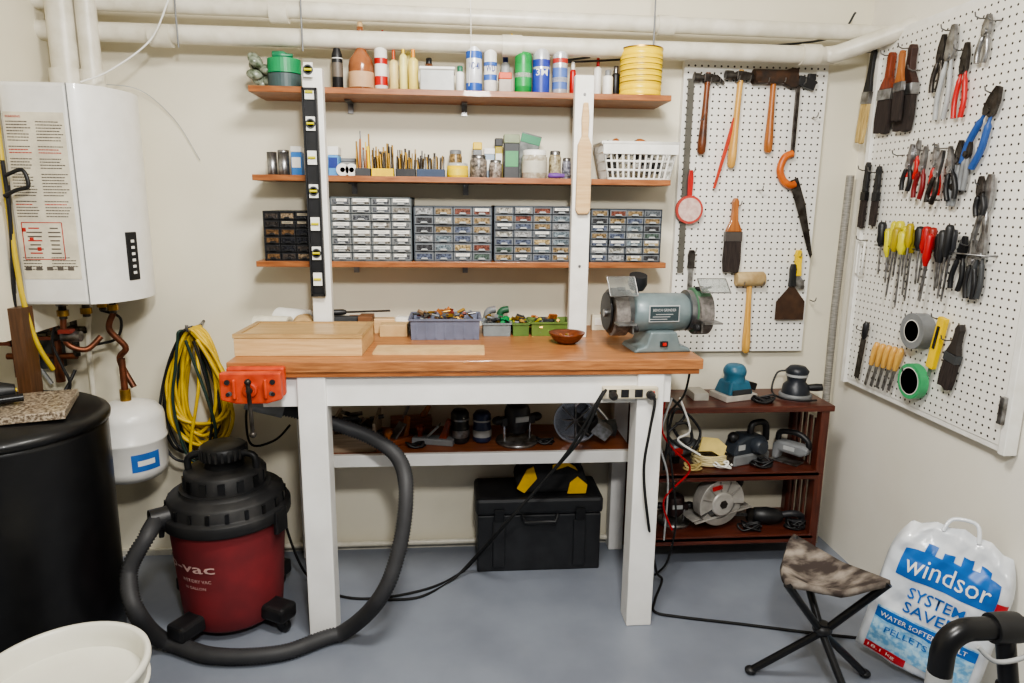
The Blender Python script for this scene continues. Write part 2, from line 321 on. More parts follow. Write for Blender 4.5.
# ================================================================ SHELVES over the bench
BZ=.955; SY=-.22
S1,S2,S3=1.817,1.526,1.228
posts=[(RY(318,200,-.25).x),(RY(581,200,-.25).x)]
for nm,z,ua,ub in (('top',S1,248,672),('mid',S2,252,671),('low',S3,256,666)):
    v={'top':92,'mid':180,'low':265}[nm]
    x0=RY(ua,v,SY).x; x1=RY(ub,v,SY).x
    T=thing('wall_shelf','orange-brown wooden shelf crossing two white posts over the bench','shelf',((x0+x1)/2,SY/2,z-.02),group='shelves above the workbench')
    g=G(); g.box((0,0,.01),(x1-x0,-SY,.02),OAK); g.obj('board',T,bev=.0015)
    for xb in (-.42,0,.42):
        g=G(); g.box((xb,.1,-.02),(.02,.006,.04),STEEL); g.box((xb,.06,-.003),(.02,.09,.005),STEEL); g.obj('bracket',T)
for x in posts:
    T=thing('shelf_post','white painted wooden post standing on the bench against the shelves','post',(x,SY-.021,BZ),group='white shelf posts')
    g=G(); g.box((0,0,.4575),(.066,.038,.915),WHITE); g.obj('post_body',T,bev=.003)
    g=G()
    for z in (S1,S2,S3): g.cyl((0,-.02,z-BZ-.01),(0,-.022,z-BZ-.01),.005,STEEL,seg=10)
    g.obj('screw_heads',T)
zb=RY(318,296,-.27).z
T=thing('spirit_level','long black and white spirit level fixed on the shelf post','spirit level',(posts[0]-.008,SY-.052,zb))
H=RY(317,88,-.27).z-zb
g=G(); 
for s in (-1,1): g.box((s*.0215,0,H/2),(.005,.022,H),BLACK)
g.box((0,.005,H/2),(.04,.008,H),BLACK); g.box((0,0,.004),(.047,.022,.008),BLACK); g.box((0,0,H-.004),(.047,.022,.008),BLACK); g.obj('frame',T)
for z in (.06,.15,.25,.36,.47,.58,.68,.75):
    g=G(); g.box((0,-.004,z),(.03,.006,.045),WHITE)
    if z in (.15,.36,.58,.75): g.ring((0,-.008,z),(0,1,0),.016,.011,.004,DGREY)
    g.cyl((-.012,-.009,z),(.012,-.009,z),.0045,YELG,seg=12); g.obj('vial',T,label='white vial window')
T=thing('dust_brush','pale wooden bench brush hanging on the white post','brush',(posts[1]+.003,SY-.0405,RY(583,103,-.26).z))
g=G(); g.prism([(-.008,0),(.008,0),(.013,-.05),(.011,-.11),(.024,-.14),(.026,-.36),(.018,-.375),(-.018,-.375),(-.026,-.36),(-.024,-.14),(-.011,-.11),(-.013,-.05)],-.02,0,MAPLE); g.obj('handle',T,bev=.003)
# ================================================================ shelf items
def vessel(name,label,cat,u0,u1,vt,zs,y,body,cap=None,capr=.5,caph=.15,sh=.12,bands=(),neck=None,seg=28,group=None,prof=None):
    uc=(u0+u1)/2; a=RY(u0,vt+10,y); b=RY(u1,vt+10,y); r=(b.x-a.x)/2; h=RY(uc,vt,y).z-zs
    ch=caph*h; bh=h-ch if cap else h
    T=thing(name,label,cat,((a.x+b.x)/2,y,zs),group=group)
    g=G(); cr=capr*r
    pr=[(0,0),(r*.94,0),(r,r*.08),(r,bh*(1-sh))]
    if prof: pr=[(q[0]*r,q[1]*bh) for q in prof]
    elif neck: pr+=[(r*.92,bh*(1-sh*.75)),(r*.6,bh*(1-sh*.35)),(neck*r,bh*(1-sh*.15)),(neck*r,bh),(0,bh)]
    elif sh>0: pr+=[(r*.9,bh*(1-sh*.45)),(cr*1.02,bh*.995),(0,bh)]
    else: pr+=[(r,bh),(0,bh)]
    g.lathe(pr,body,seg=seg); g.obj('body',T)
    if cap:
        g=G(); g.lathe([(cr,bh-.001),(cr,bh+ch*.85),(cr*.85,bh+ch),(0,bh+ch)],cap,seg=seg); g.obj('cap',T)
    for (z0,z1,mt) in bands:
        g=G(); g.lathe([(r*1.012,z0*bh),(r*1.012,z1*bh)],mt,seg=seg); g.obj('printed_label',T)
    return T,r,h
yi=-.12; yb=-.055
for i,(zz,mt) in enumerate(((0,mat((70,90,90),.5)),(.05,mat((24,150,90),.45)))):
    T=thing('tape_roll',('grey','bright green')[i]+' roll of masking tape lying flat in a stack','tape',(RY(286,75,yi).x,yi-.02,S1+zz))
    g=G(); g.ring((0,0,.024),(0,0,1),.056,.038,.047,mt); g.obj('tape',T)
    g=G(); g.ring((0,0,.024),(0,0,1),.038,.035,.048,CARD); g.obj('core',T)
T=thing('spray_nozzle','small green and white bottle lying on the tape rolls','bottle',(RY(284,64,yi).x,yi-.02,S1+.098))
g=G(); g.lathe([(0,0),(.014,.003),(.014,.04),(.007,.05),(.006,.07)],mat((40,130,90),.4),(-.035,0,.014),(1,0,0)); g.obj('body',T)
g=G(); 
for k in range(9): g.ell((R.uniform(-.03,.03),R.uniform(-.03,.03),.02+.009*k),(R.uniform(.015,.032),R.uniform(.02,.03),.018),mat((150,158,140),.25,0,(70,80,60),sc=60),rot=(R.random(),R.random(),0))
o=g.obj('plastic_bag',loc=(RY(263,80,yi).x-.0,yi,S1)); tag(o,'crumpled plastic bag of small parts beside the tape rolls','bag')
vessel('bottle','tall black bottle with a white neck band on the shelf','bottle',331,342,37,S1,yi,BLACK,BLACK,.5,.12,.3,[(.3,.6,mat((110,100,90),.5)),(.68,.7,WHITE)],neck=.5)
vessel('jug','tall amber bottle with a long narrow neck and cork','jug',347,373,22,S1,yi,mat((156,98,62),.15,0,(112,66,40),sc=12),CARD,.2,.07,0,[(.06,.3,mat((206,168,130),.6))],prof=[(0,0),(.92,0),(1,.03),(1,.4),(.9,.5),(.62,.58),(.36,.66),(.25,.74),(.22,.9),(.26,.93),(.26,1),(0,1)])
vessel('glue_bottle','white bottle with red printed label and red cap','bottle',374,387,42,S1,yi,PAPER,REDG,.7,.1,.08,[(.15,.35,REDG),(.62,.75,REDG)])
for u0,u1,vt,bm_,cm in ((389,398,50,mat((225,205,140),.4),mat((190,80,30),.4)),(399,407,42,mat((240,230,150),.4),YEL),(408,418,47,mat((236,216,120),.4),mat((230,150,40),.4))):
    vessel('glue_bottle','narrow cream glue bottle with a pointed coloured tip','bottle',u0,u1,vt,S1,yi-.01,bm_,cm,.35,.22,.15,group='glue bottles on the top shelf')
vessel('caulk_tube','white caulk tube with red nozzle standing behind','tube',379,386,30,S1,yb,WHITE,REDG,.3,.2,.03,[(.3,.6,REDG)])
vessel('glue_bottle','tall pale yellow glue bottle behind the others','bottle',403,413,40,S1,yb,mat((240,225,140),.4),WHITE,.35,.2,.15)
vessel('bottle','brown bottle standing behind the plastic tub','bottle',424,434,58,S1,yb,mat((110,64,36),.4),BLACK,.6,.15,.2,[(.2,.6,PAPER)])
vessel('bottle','small white bottle beside the plastic tub','bottle',456,464,66,S1,yi,WHITE,mat((40,110,80),.4),.7,.2,.1)
def boxy(name,label,cat,u0,u1,vt,zs,y,d,body,lid=None,lidh=.15,bev=.003,band=None):
    a=RY(u0,vt+5,y-d/2); b=RY(u1,vt+5,y-d/2); h=RY((u0+u1)/2,vt,y-d/2).z-zs; w=b.x-a.x
    T=thing(name,label,cat,((a.x+b.x)/2,y,zs))
    hb=h*(1-lidh) if lid else h
    g=G(); g.box((0,0,hb/2),(w*(.96 if lid else 1),d*.96,hb),body); g.obj('body',T,bev=bev)
    if lid: g=G(); g.box((0,0,hb+h*lidh/2),(w,d,h*lidh),lid); g.obj('lid',T,bev=bev)
    if band: g=G(); g.box((0,-d*.49,h*.45),(w*.8,.002,h*.35),band); g.obj('printed_label',T)
    return T,w,h
boxy('plastic_tub','white translucent plastic tub with snap lid','tub',419,455,66,S1,yi,.12,CLEARP,WHITE,.12)
def canlabel(T,r,h,word,mt,z=.5,w=.9):
    text(word,-r*w*.8,h*z,r*w*1.6,h*.12,0,mt,T,fn=lambda x,zz:Vector((r*1.03*math.sin(x/r),-r*1.03*math.cos(x/r),zz)))
NV=mat((40,60,140),.4)
T,r,h=vessel('spray_can','blue and white aerosol can with a blue cap','spray can',466,482,36,S1,yi,mat((234,236,240),.3,.2),NV,.55,.13,.08,[(.02,.22,mat((40,90,180),.4)),(.70,.84,mat((50,100,190),.4))],group='aerosol cans on the top shelf')
canlabel(T,r,h,'WD-40',NV,.42)
T,r,h=vessel('spray_can','white aerosol can with blue stripes and white cap','spray can',484,497,38,S1,yi,WHITE,WHITE,.7,.16,.08,[(.3,.42,mat((70,110,190),.4)),(.6,.68,mat((70,110,190),.4))],group='aerosol cans on the top shelf')
canlabel(T,r,h,'WD',NV,.4)
boxy('small_carton','small grey and orange cardboard carton','box',499,512,72,S1,yi,.06,mat((190,180,170),.6),mat((220,90,50),.5),.3)
vessel('bottle','blue-capped grey bottle behind the small carton','bottle',501,510,56,S1,yb,LGREY,NV,.6,.15,.1)
T,r,h=vessel('spray_can','green aerosol can with a long yellow straw nozzle','spray can',515,532,45,S1,yi,mat((30,150,70),.35),mat((30,140,70),.4),.4,.12,.12,[(.2,.7,mat((40,160,80),.4)),(.4,.5,WHITE)],group='aerosol cans on the top shelf')
g=G(); g.tube([(0,0,h*.95),(-.045,-.01,h*1.2)],.0022,YEL); g.obj('straw',T)
T,r,h=vessel('spray_can','blue and silver aerosol can with white cap','spray can',533,550,41,S1,yi,mat((220,222,226),.25,.4),WHITE,.8,.13,.06,[(.05,.55,mat((50,70,170),.4)),(.6,.75,mat((50,70,170),.4))],group='aerosol cans on the top shelf')
canlabel(T,r,h,'3M',WHITE,.36)
vessel('spray_can','silver aerosol can with a dark blue label','spray can',553,568,43,S1,yi,mat((220,222,226),.25,.4),mat((200,204,210),.3),.6,.12,.1,[(.15,.6,mat((90,120,190),.4)),(.7,.8,mat((190,60,50),.4)),(.3,.4,WHITE)],group='aerosol cans on the top shelf')
vessel('bottle','small red bottle with a white cap','bottle',570,576,62,S1,yi+.05,REDG,WHITE,.6,.2,.1)
vessel('bottle','white squeeze bottle with red tip','bottle',594,602,58,S1,yb,WHITE,REDG,.4,.2,.15)
vessel('bottle','small white bottle with a grey cap','bottle',603,613,70,S1,yi,WHITE,GREY,.6,.2,.1)
vessel('bottle','small black and silver bottle','bottle',612,620,66,S1,yb,BLACK,STEEL,.6,.2,.1)
YCN=mat((255,220,0),.35,0,(252,212,0)); YDB=mat((150,118,20),.5)
pr=[(0,0),(1,0)]
for k in range(8): z0=.06+k*.115; pr+=[(1,z0),(1.0,z0+.05),(.98,z0+.06),(.98,z0+.075),(1,z0+.085)]
pr+=[(1,1),(0,1)]
vessel('paint_can','large lemon yellow tin can with horizontal ribs and dark bands','can',621,662,49,S1,yi-.01,YCN,None,sh=0,bands=[(.97,1.0,BRASS),(.0,.022,BRASS),(.29,.315,YDB),(.405,.42,YDB),(.52,.545,YDB),(.64,.655,YDB),(.75,.765,YDB)],prof=pr,seg=40)
# ---- second shelf
vessel('tin_can','plain silver tin can','can',267,277,152,S2,yi,STEEL,None,sh=0)
vessel('tin_can','ribbed silver tin can','can',278,289,150,S2,yi-.01,STEEL,STEEL,1.03,.08,.0)
boxy('small_carton','small blue cardboard box with white top','box',290,301,146,S2,yi,.05,mat((60,130,205),.5),WHITE,.2,band=WHITE)
boxy('small_carton','blue and white cardboard box','box',327,338,146,S2,yi,.07,mat((90,160,220),.5),WHITE,.3,band=NV)
boxy('small_carton','low grey box behind the white rolls','box',339,356,158,S2,yb,.05,mat((150,150,146),.5),GREY,.2)
for u in (343,352): 
    T=thing('sanding_roll','small white roll of tape standing on edge','tape',(RY(u,170,yi-.03).x,yi-.03,S2),group='white rolls on the middle shelf')
    g=G(); g.ring((0,0,.022),(0,1,0),.022,.009,.025,WHITE); g.obj('roll',T)
def bitrack(u0,u1,zt,base,bits,n,lab,y=-.15,rows=2,blockh=.028,rmax=.0042):
    a=RY(u0,170,y).x; b=RY(u1,170,y).x; w=b-a
    T=thing('drill_bit_stand',lab,'drill bits',((a+b)/2,y,S2))
    g=G(); g.box((0,0,blockh/2),(w,.05,blockh),base); g.obj('block',T,bev=.002)
    for rr in range(rows):
        for i in range(n):
            x=-w/2+w*(i+.5)/n; hh=zt*R.uniform(.5,1)*(1.1 if rr else .85)
            g=G(); r_=R.uniform(.002,rmax); g.cyl((x,-.015+.03*rr/max(1,rows-1),blockh*.6),(x+R.uniform(-.004,.004),-.015+.03*rr/max(1,rows-1),blockh+hh),r_,bits[(i+rr)%len(bits)],r2=r_*.8,seg=8)
            g.obj('drill_bit',T)
bitrack(356,371,.12,DGREY,[BRASS,HAND,STEEL,HAND,YEL],5,'dark block of assorted standing drill bits and files',rmax=.006)
bitrack(372,394,.09,YEL,[BRASS,DSTEEL,BRASS],8,'yellow block holding gold drill bits upright',rmax=.005,rows=3)
bitrack(396,416,.07,BLACK,[DSTEEL,BRASS],7,'black block holding dark drill bits upright',rmax=.005,rows=3)
bitrack(417,445,.065,mat((40,60,90),.5),[BRASS,DSTEEL,STEEL],9,'dark blue index block of upright drill bits',rmax=.005,rows=3)
vessel('plastic_tub','round yellow-labelled plastic tub with clear lid','tub',447,468,163,S2,yi-.02,YEL,CLEARP,.96,.2,0,[(.2,.7,mat((240,215,60),.5))])
vessel('glass_jar','short glass jar of brass screws','jar',449,462,150,S2,yb,mat((170,140,90),.3,0,(80,66,50),sc=90),GREY,.9,.14,.1)
HM=mat((150,140,130),.3,0,(60,56,52),sc=90)
for u0,u1,vt,m1 in ((470,487,155,HM),(489,502,160,mat((170,160,150),.3,0,(80,70,62),sc=90)),(549,561,151,mat((190,180,150),.3,0,(110,96,70),sc=80)),(562,571,158,mat((150,150,160),.3,0,(70,70,80),sc=80))):
    vessel('glass_jar','glass jar filled with small metal hardware','jar',u0,u1,vt,S2,yi,m1,STEEL,.85,.14,.12,group='hardware jars on the middle shelf')
for u0,u1,vt,mt,lid in ((473,482,142,GREY,YEL),(484,495,148,mat((150,170,190),.4),WHITE),(495,503,138,mat((180,160,60),.5),BLACK)):
    boxy('small_carton','small upright plastic pack behind the jars','box',u0,u1,vt,S2,yb,.04,mt,lid,.2,band=PAPER)
boxy('tool_case','dark upright plastic case with green label','case',504,520,134,S2,yi+.02,.05,DGREY,mat((140,150,120),.5),.2,band=mat((80,150,100),.5))
T=thing('tool_pack','clear angled pack of hex keys leaning on the case','tool pack',(RY(521,150,yb).x,yb,S2),tilt=math.radians(14))
g=G(); g.box((0,0,.085),(.075,.012,.17),mat((120,124,120),.3,0,(70,74,70),sc=30)); g.box((0,-.007,.15),(.075,.002,.03),mat((60,140,100),.5)); g.obj('pack',T,bev=.002)
vessel('glass_jar','wide clear jar with white screw lid and paper label','jar',522,547,150,S2,yi-.03,mat((196,190,176),.15,0,(150,140,120),sc=60),WHITE,.92,.18,.08,[(.25,.75,mat((200,196,180),.6))])
T=thing('hand_tool','small purple-handled awl lying across the jars','awl',(RY(556,178,-.19).x,-.19,S2))
g=G(); g.lathe([(0,0),(.008,.004),(.01,.03),(.006,.06)],mat((110,70,150),.5),(-.03,0,.011),(1,0,0)); g.obj('handle',T); g=G(); g.cyl((.03,0,.011),(.08,0,.011),.002,STEEL,seg=8); g.obj('spike',T)
p0=RY(603,160,-.21); p1=RY(678,160,-.21); w=p1.x-p0.x; h=RY(640,143,-.21).z-S2
T=thing('plastic_basket','white slotted plastic basket filled with odds and ends','basket',((p0.x+p1.x)/2,-.125,S2))
g=G(); wb=w*.82; dd=.17
for side in range(4):
    n=12 if side%2==0 else 7
    for i in range(n+1):
        t=i/n*2-1
        if side==0: b0=(wb/2*t,-dd*.4,0.002); b1=(w/2*t,-dd/2,h)
        elif side==2: b0=(wb/2*t,dd*.4,.002); b1=(w/2*t,dd/2,h)
        elif side==1: b0=(wb/2,dd*.4*t,.002); b1=(w/2,dd/2*t,h)
        else: b0=(-wb/2,dd*.4*t,.002); b1=(-w/2,dd/2*t,h)
        g.tube([b0,b1],.0045,WHITE,seg=5)
for k in (0,.25,.5,.75,1):
    ww=wb/2+(w-wb)/2*k; d2=dd*(.4+.1*k); z=.003+(h-.003)*k
    g.tube([(-ww,-d2,z),(ww,-d2,z),(ww,d2,z),(-ww,d2,z),(-ww,-d2,z)],.0045 if k<1 else .007,WHITE,seg=6)
g.box((0,0,.002),(wb,dd*.8,.004),WHITE); g.box((0,-dd/2-.002,h*.85),(w,.004,h*.3),WHITE)
g.obj('basket_body',T)
g=G()
for i in range(30):
    g.ell((R.uniform(-w*.36,w*.36),R.uniform(-.05,.05),R.uniform(.03,h*1.05)),(R.uniform(.012,.028),.02,R.uniform(.01,.02)),R.choice([DGREY,BLACK,BLACK,HAND,GREY,PAPER]),rot=(R.random(),R.random(),0),seg=8)
o=g.obj('basket_contents',loc=T.location); tag(o,'jumble of small dark parts inside the white basket','parts'); o['kind']='stuff'
# ---- third shelf drawer cabinets
def cabinet(u0,u1,vt,cols,rows,frame,dr,content,strip,label,prob=1,hm=None,sw=.78,shh=.36):
    y=-.10; d=.2; yf=y-d/2
    a=RY(u0,240,yf).x; b=RY(u1,240,yf).x; h=RY((u0+u1)/2,vt,yf).z-S3; w=b-a
    T=thing('drawer_cabinet',label,'cabinet',((a+b)/2,y,S3))
    g=G(); t=.004
    g.box((0,d/2-t/2,h/2),(w,t,h),frame); 
    for s in (-1,1): g.box((s*(w/2-t/2),0,h/2),(t,d,h),frame)
    for z in (t/2,h-t/2): g.box((0,0,z),(w,d,t),frame)
    cw=(w-t)/cols; rh=(h-t)/rows
    for i in range(1,cols): g.box((-w/2+t/2+cw*i,0.004,h/2),(t*.7,d-.008,h),frame)
    for j in range(1,rows): g.box((0,.004,t/2+rh*j),(w,d-.008,t*.6),frame)
    g.obj('body',T)
    gd=G(); fw,fh=cw-t*1.1,rh-t*1.1
    gd.box((0,.002,0),(fw,.004,fh),dr); gd.box((0,.07,-fh/2+.002),(fw*.95,.13,.003),dr); gd.box((0,-.0003,-fh*.02),(fw*.86,.0015,fh*.7),content)
    gh=G(); gh.prism([(-fw*.2,-.003),(fw*.2,-.003),(fw*.14,.003),(-fw*.14,.003)],-.009,0,hm or dr)
    gs=[]
    for k in range(3):
        q=G(); q.box((fw*(.0,-.08,.06)[k],-.0018,fh*.2),(fw*sw*(1,.8,.66)[k],.001,fh*shh*(1,.9,.8)[k]),strip); q.box((fw*(.0,-.08,.06)[k],-.0024,fh*.2),(fw*(.5,.4,.3)[k],.0004,fh*.07),tk); gs.append(q)
    oh=od=None; os_=[None]*3
    for j in range(rows):
        for i in range(cols):
            x=-w/2+t/2+cw*(i+.5); z=t/2+rh*(j+.5); loc=Vector((x,-d/2+.003-(.012 if R.random()<.06 else 0),z))
            if od is None: od=gd.obj('drawer',T,loc=loc); oh=gh.obj('drawer_pull',od,loc=(0,0,-fh*.26)); od2=od
            else:
                od2=od.copy(); od2.location=loc; COL.objects.link(od2); od2.parent=T
                o3=oh.copy(); COL.objects.link(o3); o3.parent=od2
            if R.random()<prob:
                k=R.choice((0,0,0,1,2))
                if os_[k] is None: os_[k]=gs[k].obj('paper_label',od2)
                else: o4=os_[k].copy(); COL.objects.link(o4); o4.parent=od2
DBL=mat((118,122,126),.25); DBK=mat((40,40,42),.35); DGR=mat((132,134,134),.3); PUL=mat((176,180,182),.3)
CM1=contentmat([(80,84,88),(116,98,72),(134,134,134),(74,80,96),(146,128,94),(96,58,48),(150,148,140),(56,56,58),(100,110,116),(124,106,78),(68,80,74)])
CM2=contentmat([(44,40,38),(90,68,46),(60,54,50),(120,104,84),(34,34,38)])
CM3=contentmat([(90,92,94),(110,106,100),(80,82,86),(126,122,114)])
cabinet(264,312,211,3,6,BLACK,DBK,CM2,mat((150,140,120),.6),'small black parts cabinet with dark drawers',.25)
cabinet(331,412,197,4,8,mat((84,92,96),.5),DGR,CM3,PAPER,'grey parts cabinet with white-labelled little drawers',.95,LGREY,.84,.5)
cabinet(414,492,206,4,6,mat((64,70,78),.4),DBL,CM1,PAPER,'grey parts cabinet with smoky drawers of hardware',.2,PUL)
cabinet(494,571,206,4,7,mat((64,70,78),.4),DBL,CM1,PAPER,'grey cabinet of smoky clear drawers of screws',.25,PUL)
cabinet(590,661,209,4,7,mat((60,66,74),.4),DBL,CM1,PAPER,'parts cabinet with smoky drawers of fasteners beside the post',.4,PUL)
# ================================================================ WORKBENCH
T=thing('workbench','white-legged wooden workbench with an orange-brown top','workbench',(.09,-.31,0))
def rel(x,y,z): return (x-.09,y+.31,z)
g=G(); g.box(rel(.045,-.31,BZ-.0175),(1.49,.62,.035),OAKT); g.obj('worktop',T,bev=.003)
g=G(); g.box(rel(.045,-.605,BZ-.043),(1.47,.02,.016),OAK); g.obj('edge_moulding',T,bev=.002)
WP=mat((236,235,232),.4,0,(223,221,217),sc=6)
g=G(); g.box(rel(.045,-.585,BZ-.1),(1.30,.02,.1),WP); g.obj('apron',T,bev=.002)
g=G(); g.box(rel(.045,-.02,BZ-.1),(1.3,.02,.1),WP); g.obj('apron',T,bev=.002)
for x,yy,lw in ((-.452,-.567,.088),(.625,-.567,.088),(-.60,-.05,.06),(.665,-.05,.06)):
    g=G(); g.box(rel(x,yy,(BZ-.036)/2),(lw,lw-.002,BZ-.036),WP); g.obj('leg',T,bev=.004)
g=G(); g.box(rel(.085,-.17,.53),(1.13,.32,.018),wood((152,90,56),(114,62,36))); g.obj('lower_shelf',T,bev=.001)
g=G(); g.box(rel(.085,-.335,.522),(1.17,.02,.045),WP); g.obj('shelf_rail',T,bev=.002)
LZ=.539
TPS=thing('power_strip','beige metal power strip screwed to the bench apron','power strip',(RY(629,391,-.6).x,-.597,RY(629,391,-.6).z))
T=TPS
g=G(); g.box((0,-.016,0),(.18,.032,.038),mat((206,196,172),.4)); g.obj('housing',T,bev=.004)
for x in (-.06,-.02,.025):
    g=G(); g.box((x,-.0325,.0),(.026,.002,.026),BLACK); g.obj('socket',T,bev=.001)
g=G(); g.box((.068,-.034,0),(.016,.006,.014),REDG); g.obj('switch',T)
for x in (-.06,.062):
    g=G(); g.lathe([(.014,0),(.013,.02),(.006,.035)],BLACK,(x,-.034,-.004),(0,-1,0)); g.obj('plug',T)
T=thing('bench_vise','orange-red cast iron woodworking vise clamped to the bench end','vise',(RY(254,377,-.66).x,-.62,.86))
g=G(); g.box((0,-.015,.04),(.17,.03,.09),ORG); g.obj('rear_jaw',T,bev=.006)
g=G(); g.prism([(-.088,.0),(-.088,.082),(.088,.082),(.088,.0),(.045,-.012),(-.045,-.012)],-.085,-.055,ORG); 
for x in (-.045,.045): g.box((x,-.09,.035),(.01,.012,.06),ORG)
g.ring((0,-.088,.032),(0,1,0),.022,.01,.016,ORG); g.obj('front_jaw',T,bev=.004)
g=G()
for x in (-.065,.065): g.cyl((x,-.0855,.055),(x,-.088,.055),.008,BLACK,seg=12); g.cyl((x,-.0855,.018),(x,-.088,.018),.006,BLACK,seg=12)
g.obj('bolt_heads',T)
g=G(); g.cyl((0,-.1,.032),(0,.02,.032),.009,STEEL); 
for x in (-.06,.06): g.cyl((x,-.087,.02),(x,.0,.02),.007,STEEL)
g.obj('screw',T)
g=G(); g.cyl((0,-.105,.06),(.005,-.105,-.1),.006,DSTEEL); g.ell((0,-.105,.06),(.01,.01,.01),DSTEEL); g.ell((.005,-.105,-.1),(.01,.01,.01),DSTEEL); g.obj('handle',T)
T=thing('wooden_box','flat pale hardwood box with framed lid lying on the bench','wooden box',(-.497,-.42,BZ),rz=math.radians(-2))
g=G(); g.box((0,0,.029),(.40,.24,.058),MAPLE); g.obj('body',T,bev=.002)
g=G(); g.box((0,0,.063),(.405,.245,.010),wood((196,164,114),(166,132,84)))
for s in (-1,1): g.box((0,s*.112,.069),(.405,.02,.004),wood((180,146,98),(150,118,74))); g.box((s*.192,0,.069),(.02,.205,.004),wood((180,146,98),(150,118,74)))
g.obj('lid',T,bev=.001)
g=G(); c=RZ(430,351,BZ); g.box((0,0,.004),(.36,.12,.008),CARD); o=g.obj('hardboard_sheet',loc=(c.x,c.y,BZ),rot=(0,0,-.03)); tag(o,'thin tan hardboard sheet lying on the bench','board')
for i,(u,rz_,r_) in enumerate(((276,1.35,.036),(292,1.1,.044),(306,.2,.038),(316,.5,.032))):
    T=thing('paper_roll','rolled paper lying at the back of the bench','paper roll',(RY(u,318,-.15).x,-.13 if i%2 else -.2,BZ+r_+.002),rz=rz_,group='rolls at the back of the bench')
    g=G(); g.ring((0,0,.0),(0,1,0),r_,r_*.72,.13,[CREAM,WHITE,CARD,WHITE][i]); g.obj('roll',T)
for i,(u,w_,d_,h_,mt,lb) in enumerate(((334,.09,.07,.06,WHITE,'white block'),(344,.1,.05,.07,DGREY,'dark rasp block'),(354,.06,.1,.06,HAND,'brown wood offcut'),(366,.05,.08,.075,mat((120,80,50),.6),'dark stained offcut'),(378,.11,.05,.055,MAPLE,'pale maple offcut'),(394,.1,.08,.045,CARD,'light pine offcut'),(402,.05,.04,.06,PAPER,'small white sanding block'))):
    x=RY(u,322,-.2).x
    g=G(); g.box((0,0,h_/2),(w_,d_,h_),mt); o=g.obj('wood_block',loc=(x,-.14-.05*(i%2),BZ),rot=(0,0,R.uniform(-.3,.3)),bev=.002)
    tag(o,lb+' at the back of the bench','wood block')
T=thing('hand_file','black-handled file lying across the wood blocks','file',(RY(350,315,-.15).x,-.17,BZ+.083),rz=.2)
g=G(); g.lathe([(.006,0),(.012,.01),(.011,.08),(.007,.09)],BLACK,(-.1,0,0),(1,0,0)); g.obj('handle',T); g=G(); g.box((.07,0,0),(.16,.018,.005),DSTEEL); g.obj('file_blade',T)
def junk(label,cx,cy,z,sx,sy,n,mats,hmax=.03,sz=.012):
    g=G()
    for i in range(n):
        c=(R.uniform(-sx,sx),R.uniform(-sy,sy),R.uniform(.004,hmax)); m_=R.choice(mats)
        if R.random()<.5: g.box(c,(R.uniform(.4,2.4)*sz,R.uniform(.5,1)*sz,R.uniform(.4,1)*sz),m_,rot=(R.random()*.6,R.random()*.8,R.random()*3))
        else:
            a=R.random()*6; q=Vector(c); g.cyl(q,q+Vector((math.cos(a)*sz*2,math.sin(a)*sz,.4*sz*R.random())),sz*.3,m_,seg=7)
    o=g.obj('loose_hardware',loc=(cx,cy,z)); tag(o,label,'hardware'); o['kind']='stuff'
def bin_(name,label,u0,u1,vt,y,d,mt,jl,jm,n=40,hz=BZ,over=1.25,sz=.016):
    yf=y-d/2; a=RY(u0,vt+8,yf).x; b=RY(u1,vt+8,yf).x; h=RY((u0+u1)/2,vt,yf).z-hz; h=max(h,.03); w=b-a; t=.004
    T=thing(name,label,'bin',((a+b)/2,y,hz))
    g=G(); g.box((0,0,t/2),(w*.92,d*.94,t),mt)
    for s in (-1,1):
        g.box((s*(w*.94/2),0,h/2),(t,d*.96,h),mt,rot=(0,s*.05,0)); g.box((0,s*(d*.94/2),h/2),(w*.95,t,h),mt,rot=(-s*.05,0,0))
    g.obj('tray',T,bev=.001)
    g=G()
    for s in (-1,1): g.box((s*w/2,0,h),(.008,d,.006),mt); g.box((0,s*d/2,h),(w,.008,.006),mt)
    g.obj('rim',T)
    if h>.05:
        g=G()
        for k in range(7): g.box((-w*.4+k*w*.8/6,-d*.49,h*.5),(.005,.004,h*.8),mt)
        g.obj('ribs',T)
    junk(jl,(a+b)/2,y,hz+t+.001,w*.38,d*.38,n,jm,h*over,sz)
bin_('storage_bin','slate-blue ribbed plastic bin of mixed parts',409,481,320,-.21,.17,mat((112,116,136),.5),'mixed brown and grey parts in the blue bin',[HAND,GREY,DGREY,BRASS,BRASS,DSTEEL,STEEL,mat((150,120,90),.6),mat((120,50,40),.5)],130,over=1.25,sz=.014)
bin_('storage_bin','small grey open bin with fittings',483,511,324,-.17,.12,mat((130,138,140),.5),'loose metal fittings in a grey bin',[GREY,DGREY,STEEL,GREEN,BRASS],50)
bin_('storage_bin','small green open bin with screws',513,529,324,-.17,.12,mat((90,120,56),.5),'loose screws in a green bin',[YELG,GREY,DGREY,BRASS],36)
bin_('storage_bin','olive green open bin with fittings',531,571,323,-.17,.12,mat((100,124,56),.5),'loose yellow and grey fittings in a green bin',[YELG,GREY,HAND,BRASS,DGREY],60)
for u,mt,lb in ((500,mat((40,90,60),.5),'green plastic elbow'),(487,GREY,'small grey pipe elbow')):
    p=RY(u,316,-.08)
    T=thing('pipe_elbow',lb+' standing behind the small bins','pipe fitting',(p.x,-.06,BZ))
    g=G(); g.tube(catmull([(0,0,0),(0,0,.05),(.01,0,.07),(.035,0,.075)],5),.014,mt,seg=12); g.obj('elbow_body',T)
p=RZ(568,345,BZ)
T=thing('wooden_bowl','small turned dark wooden bowl of screws on the bench','bowl',(p.x,p.y+.03,BZ))
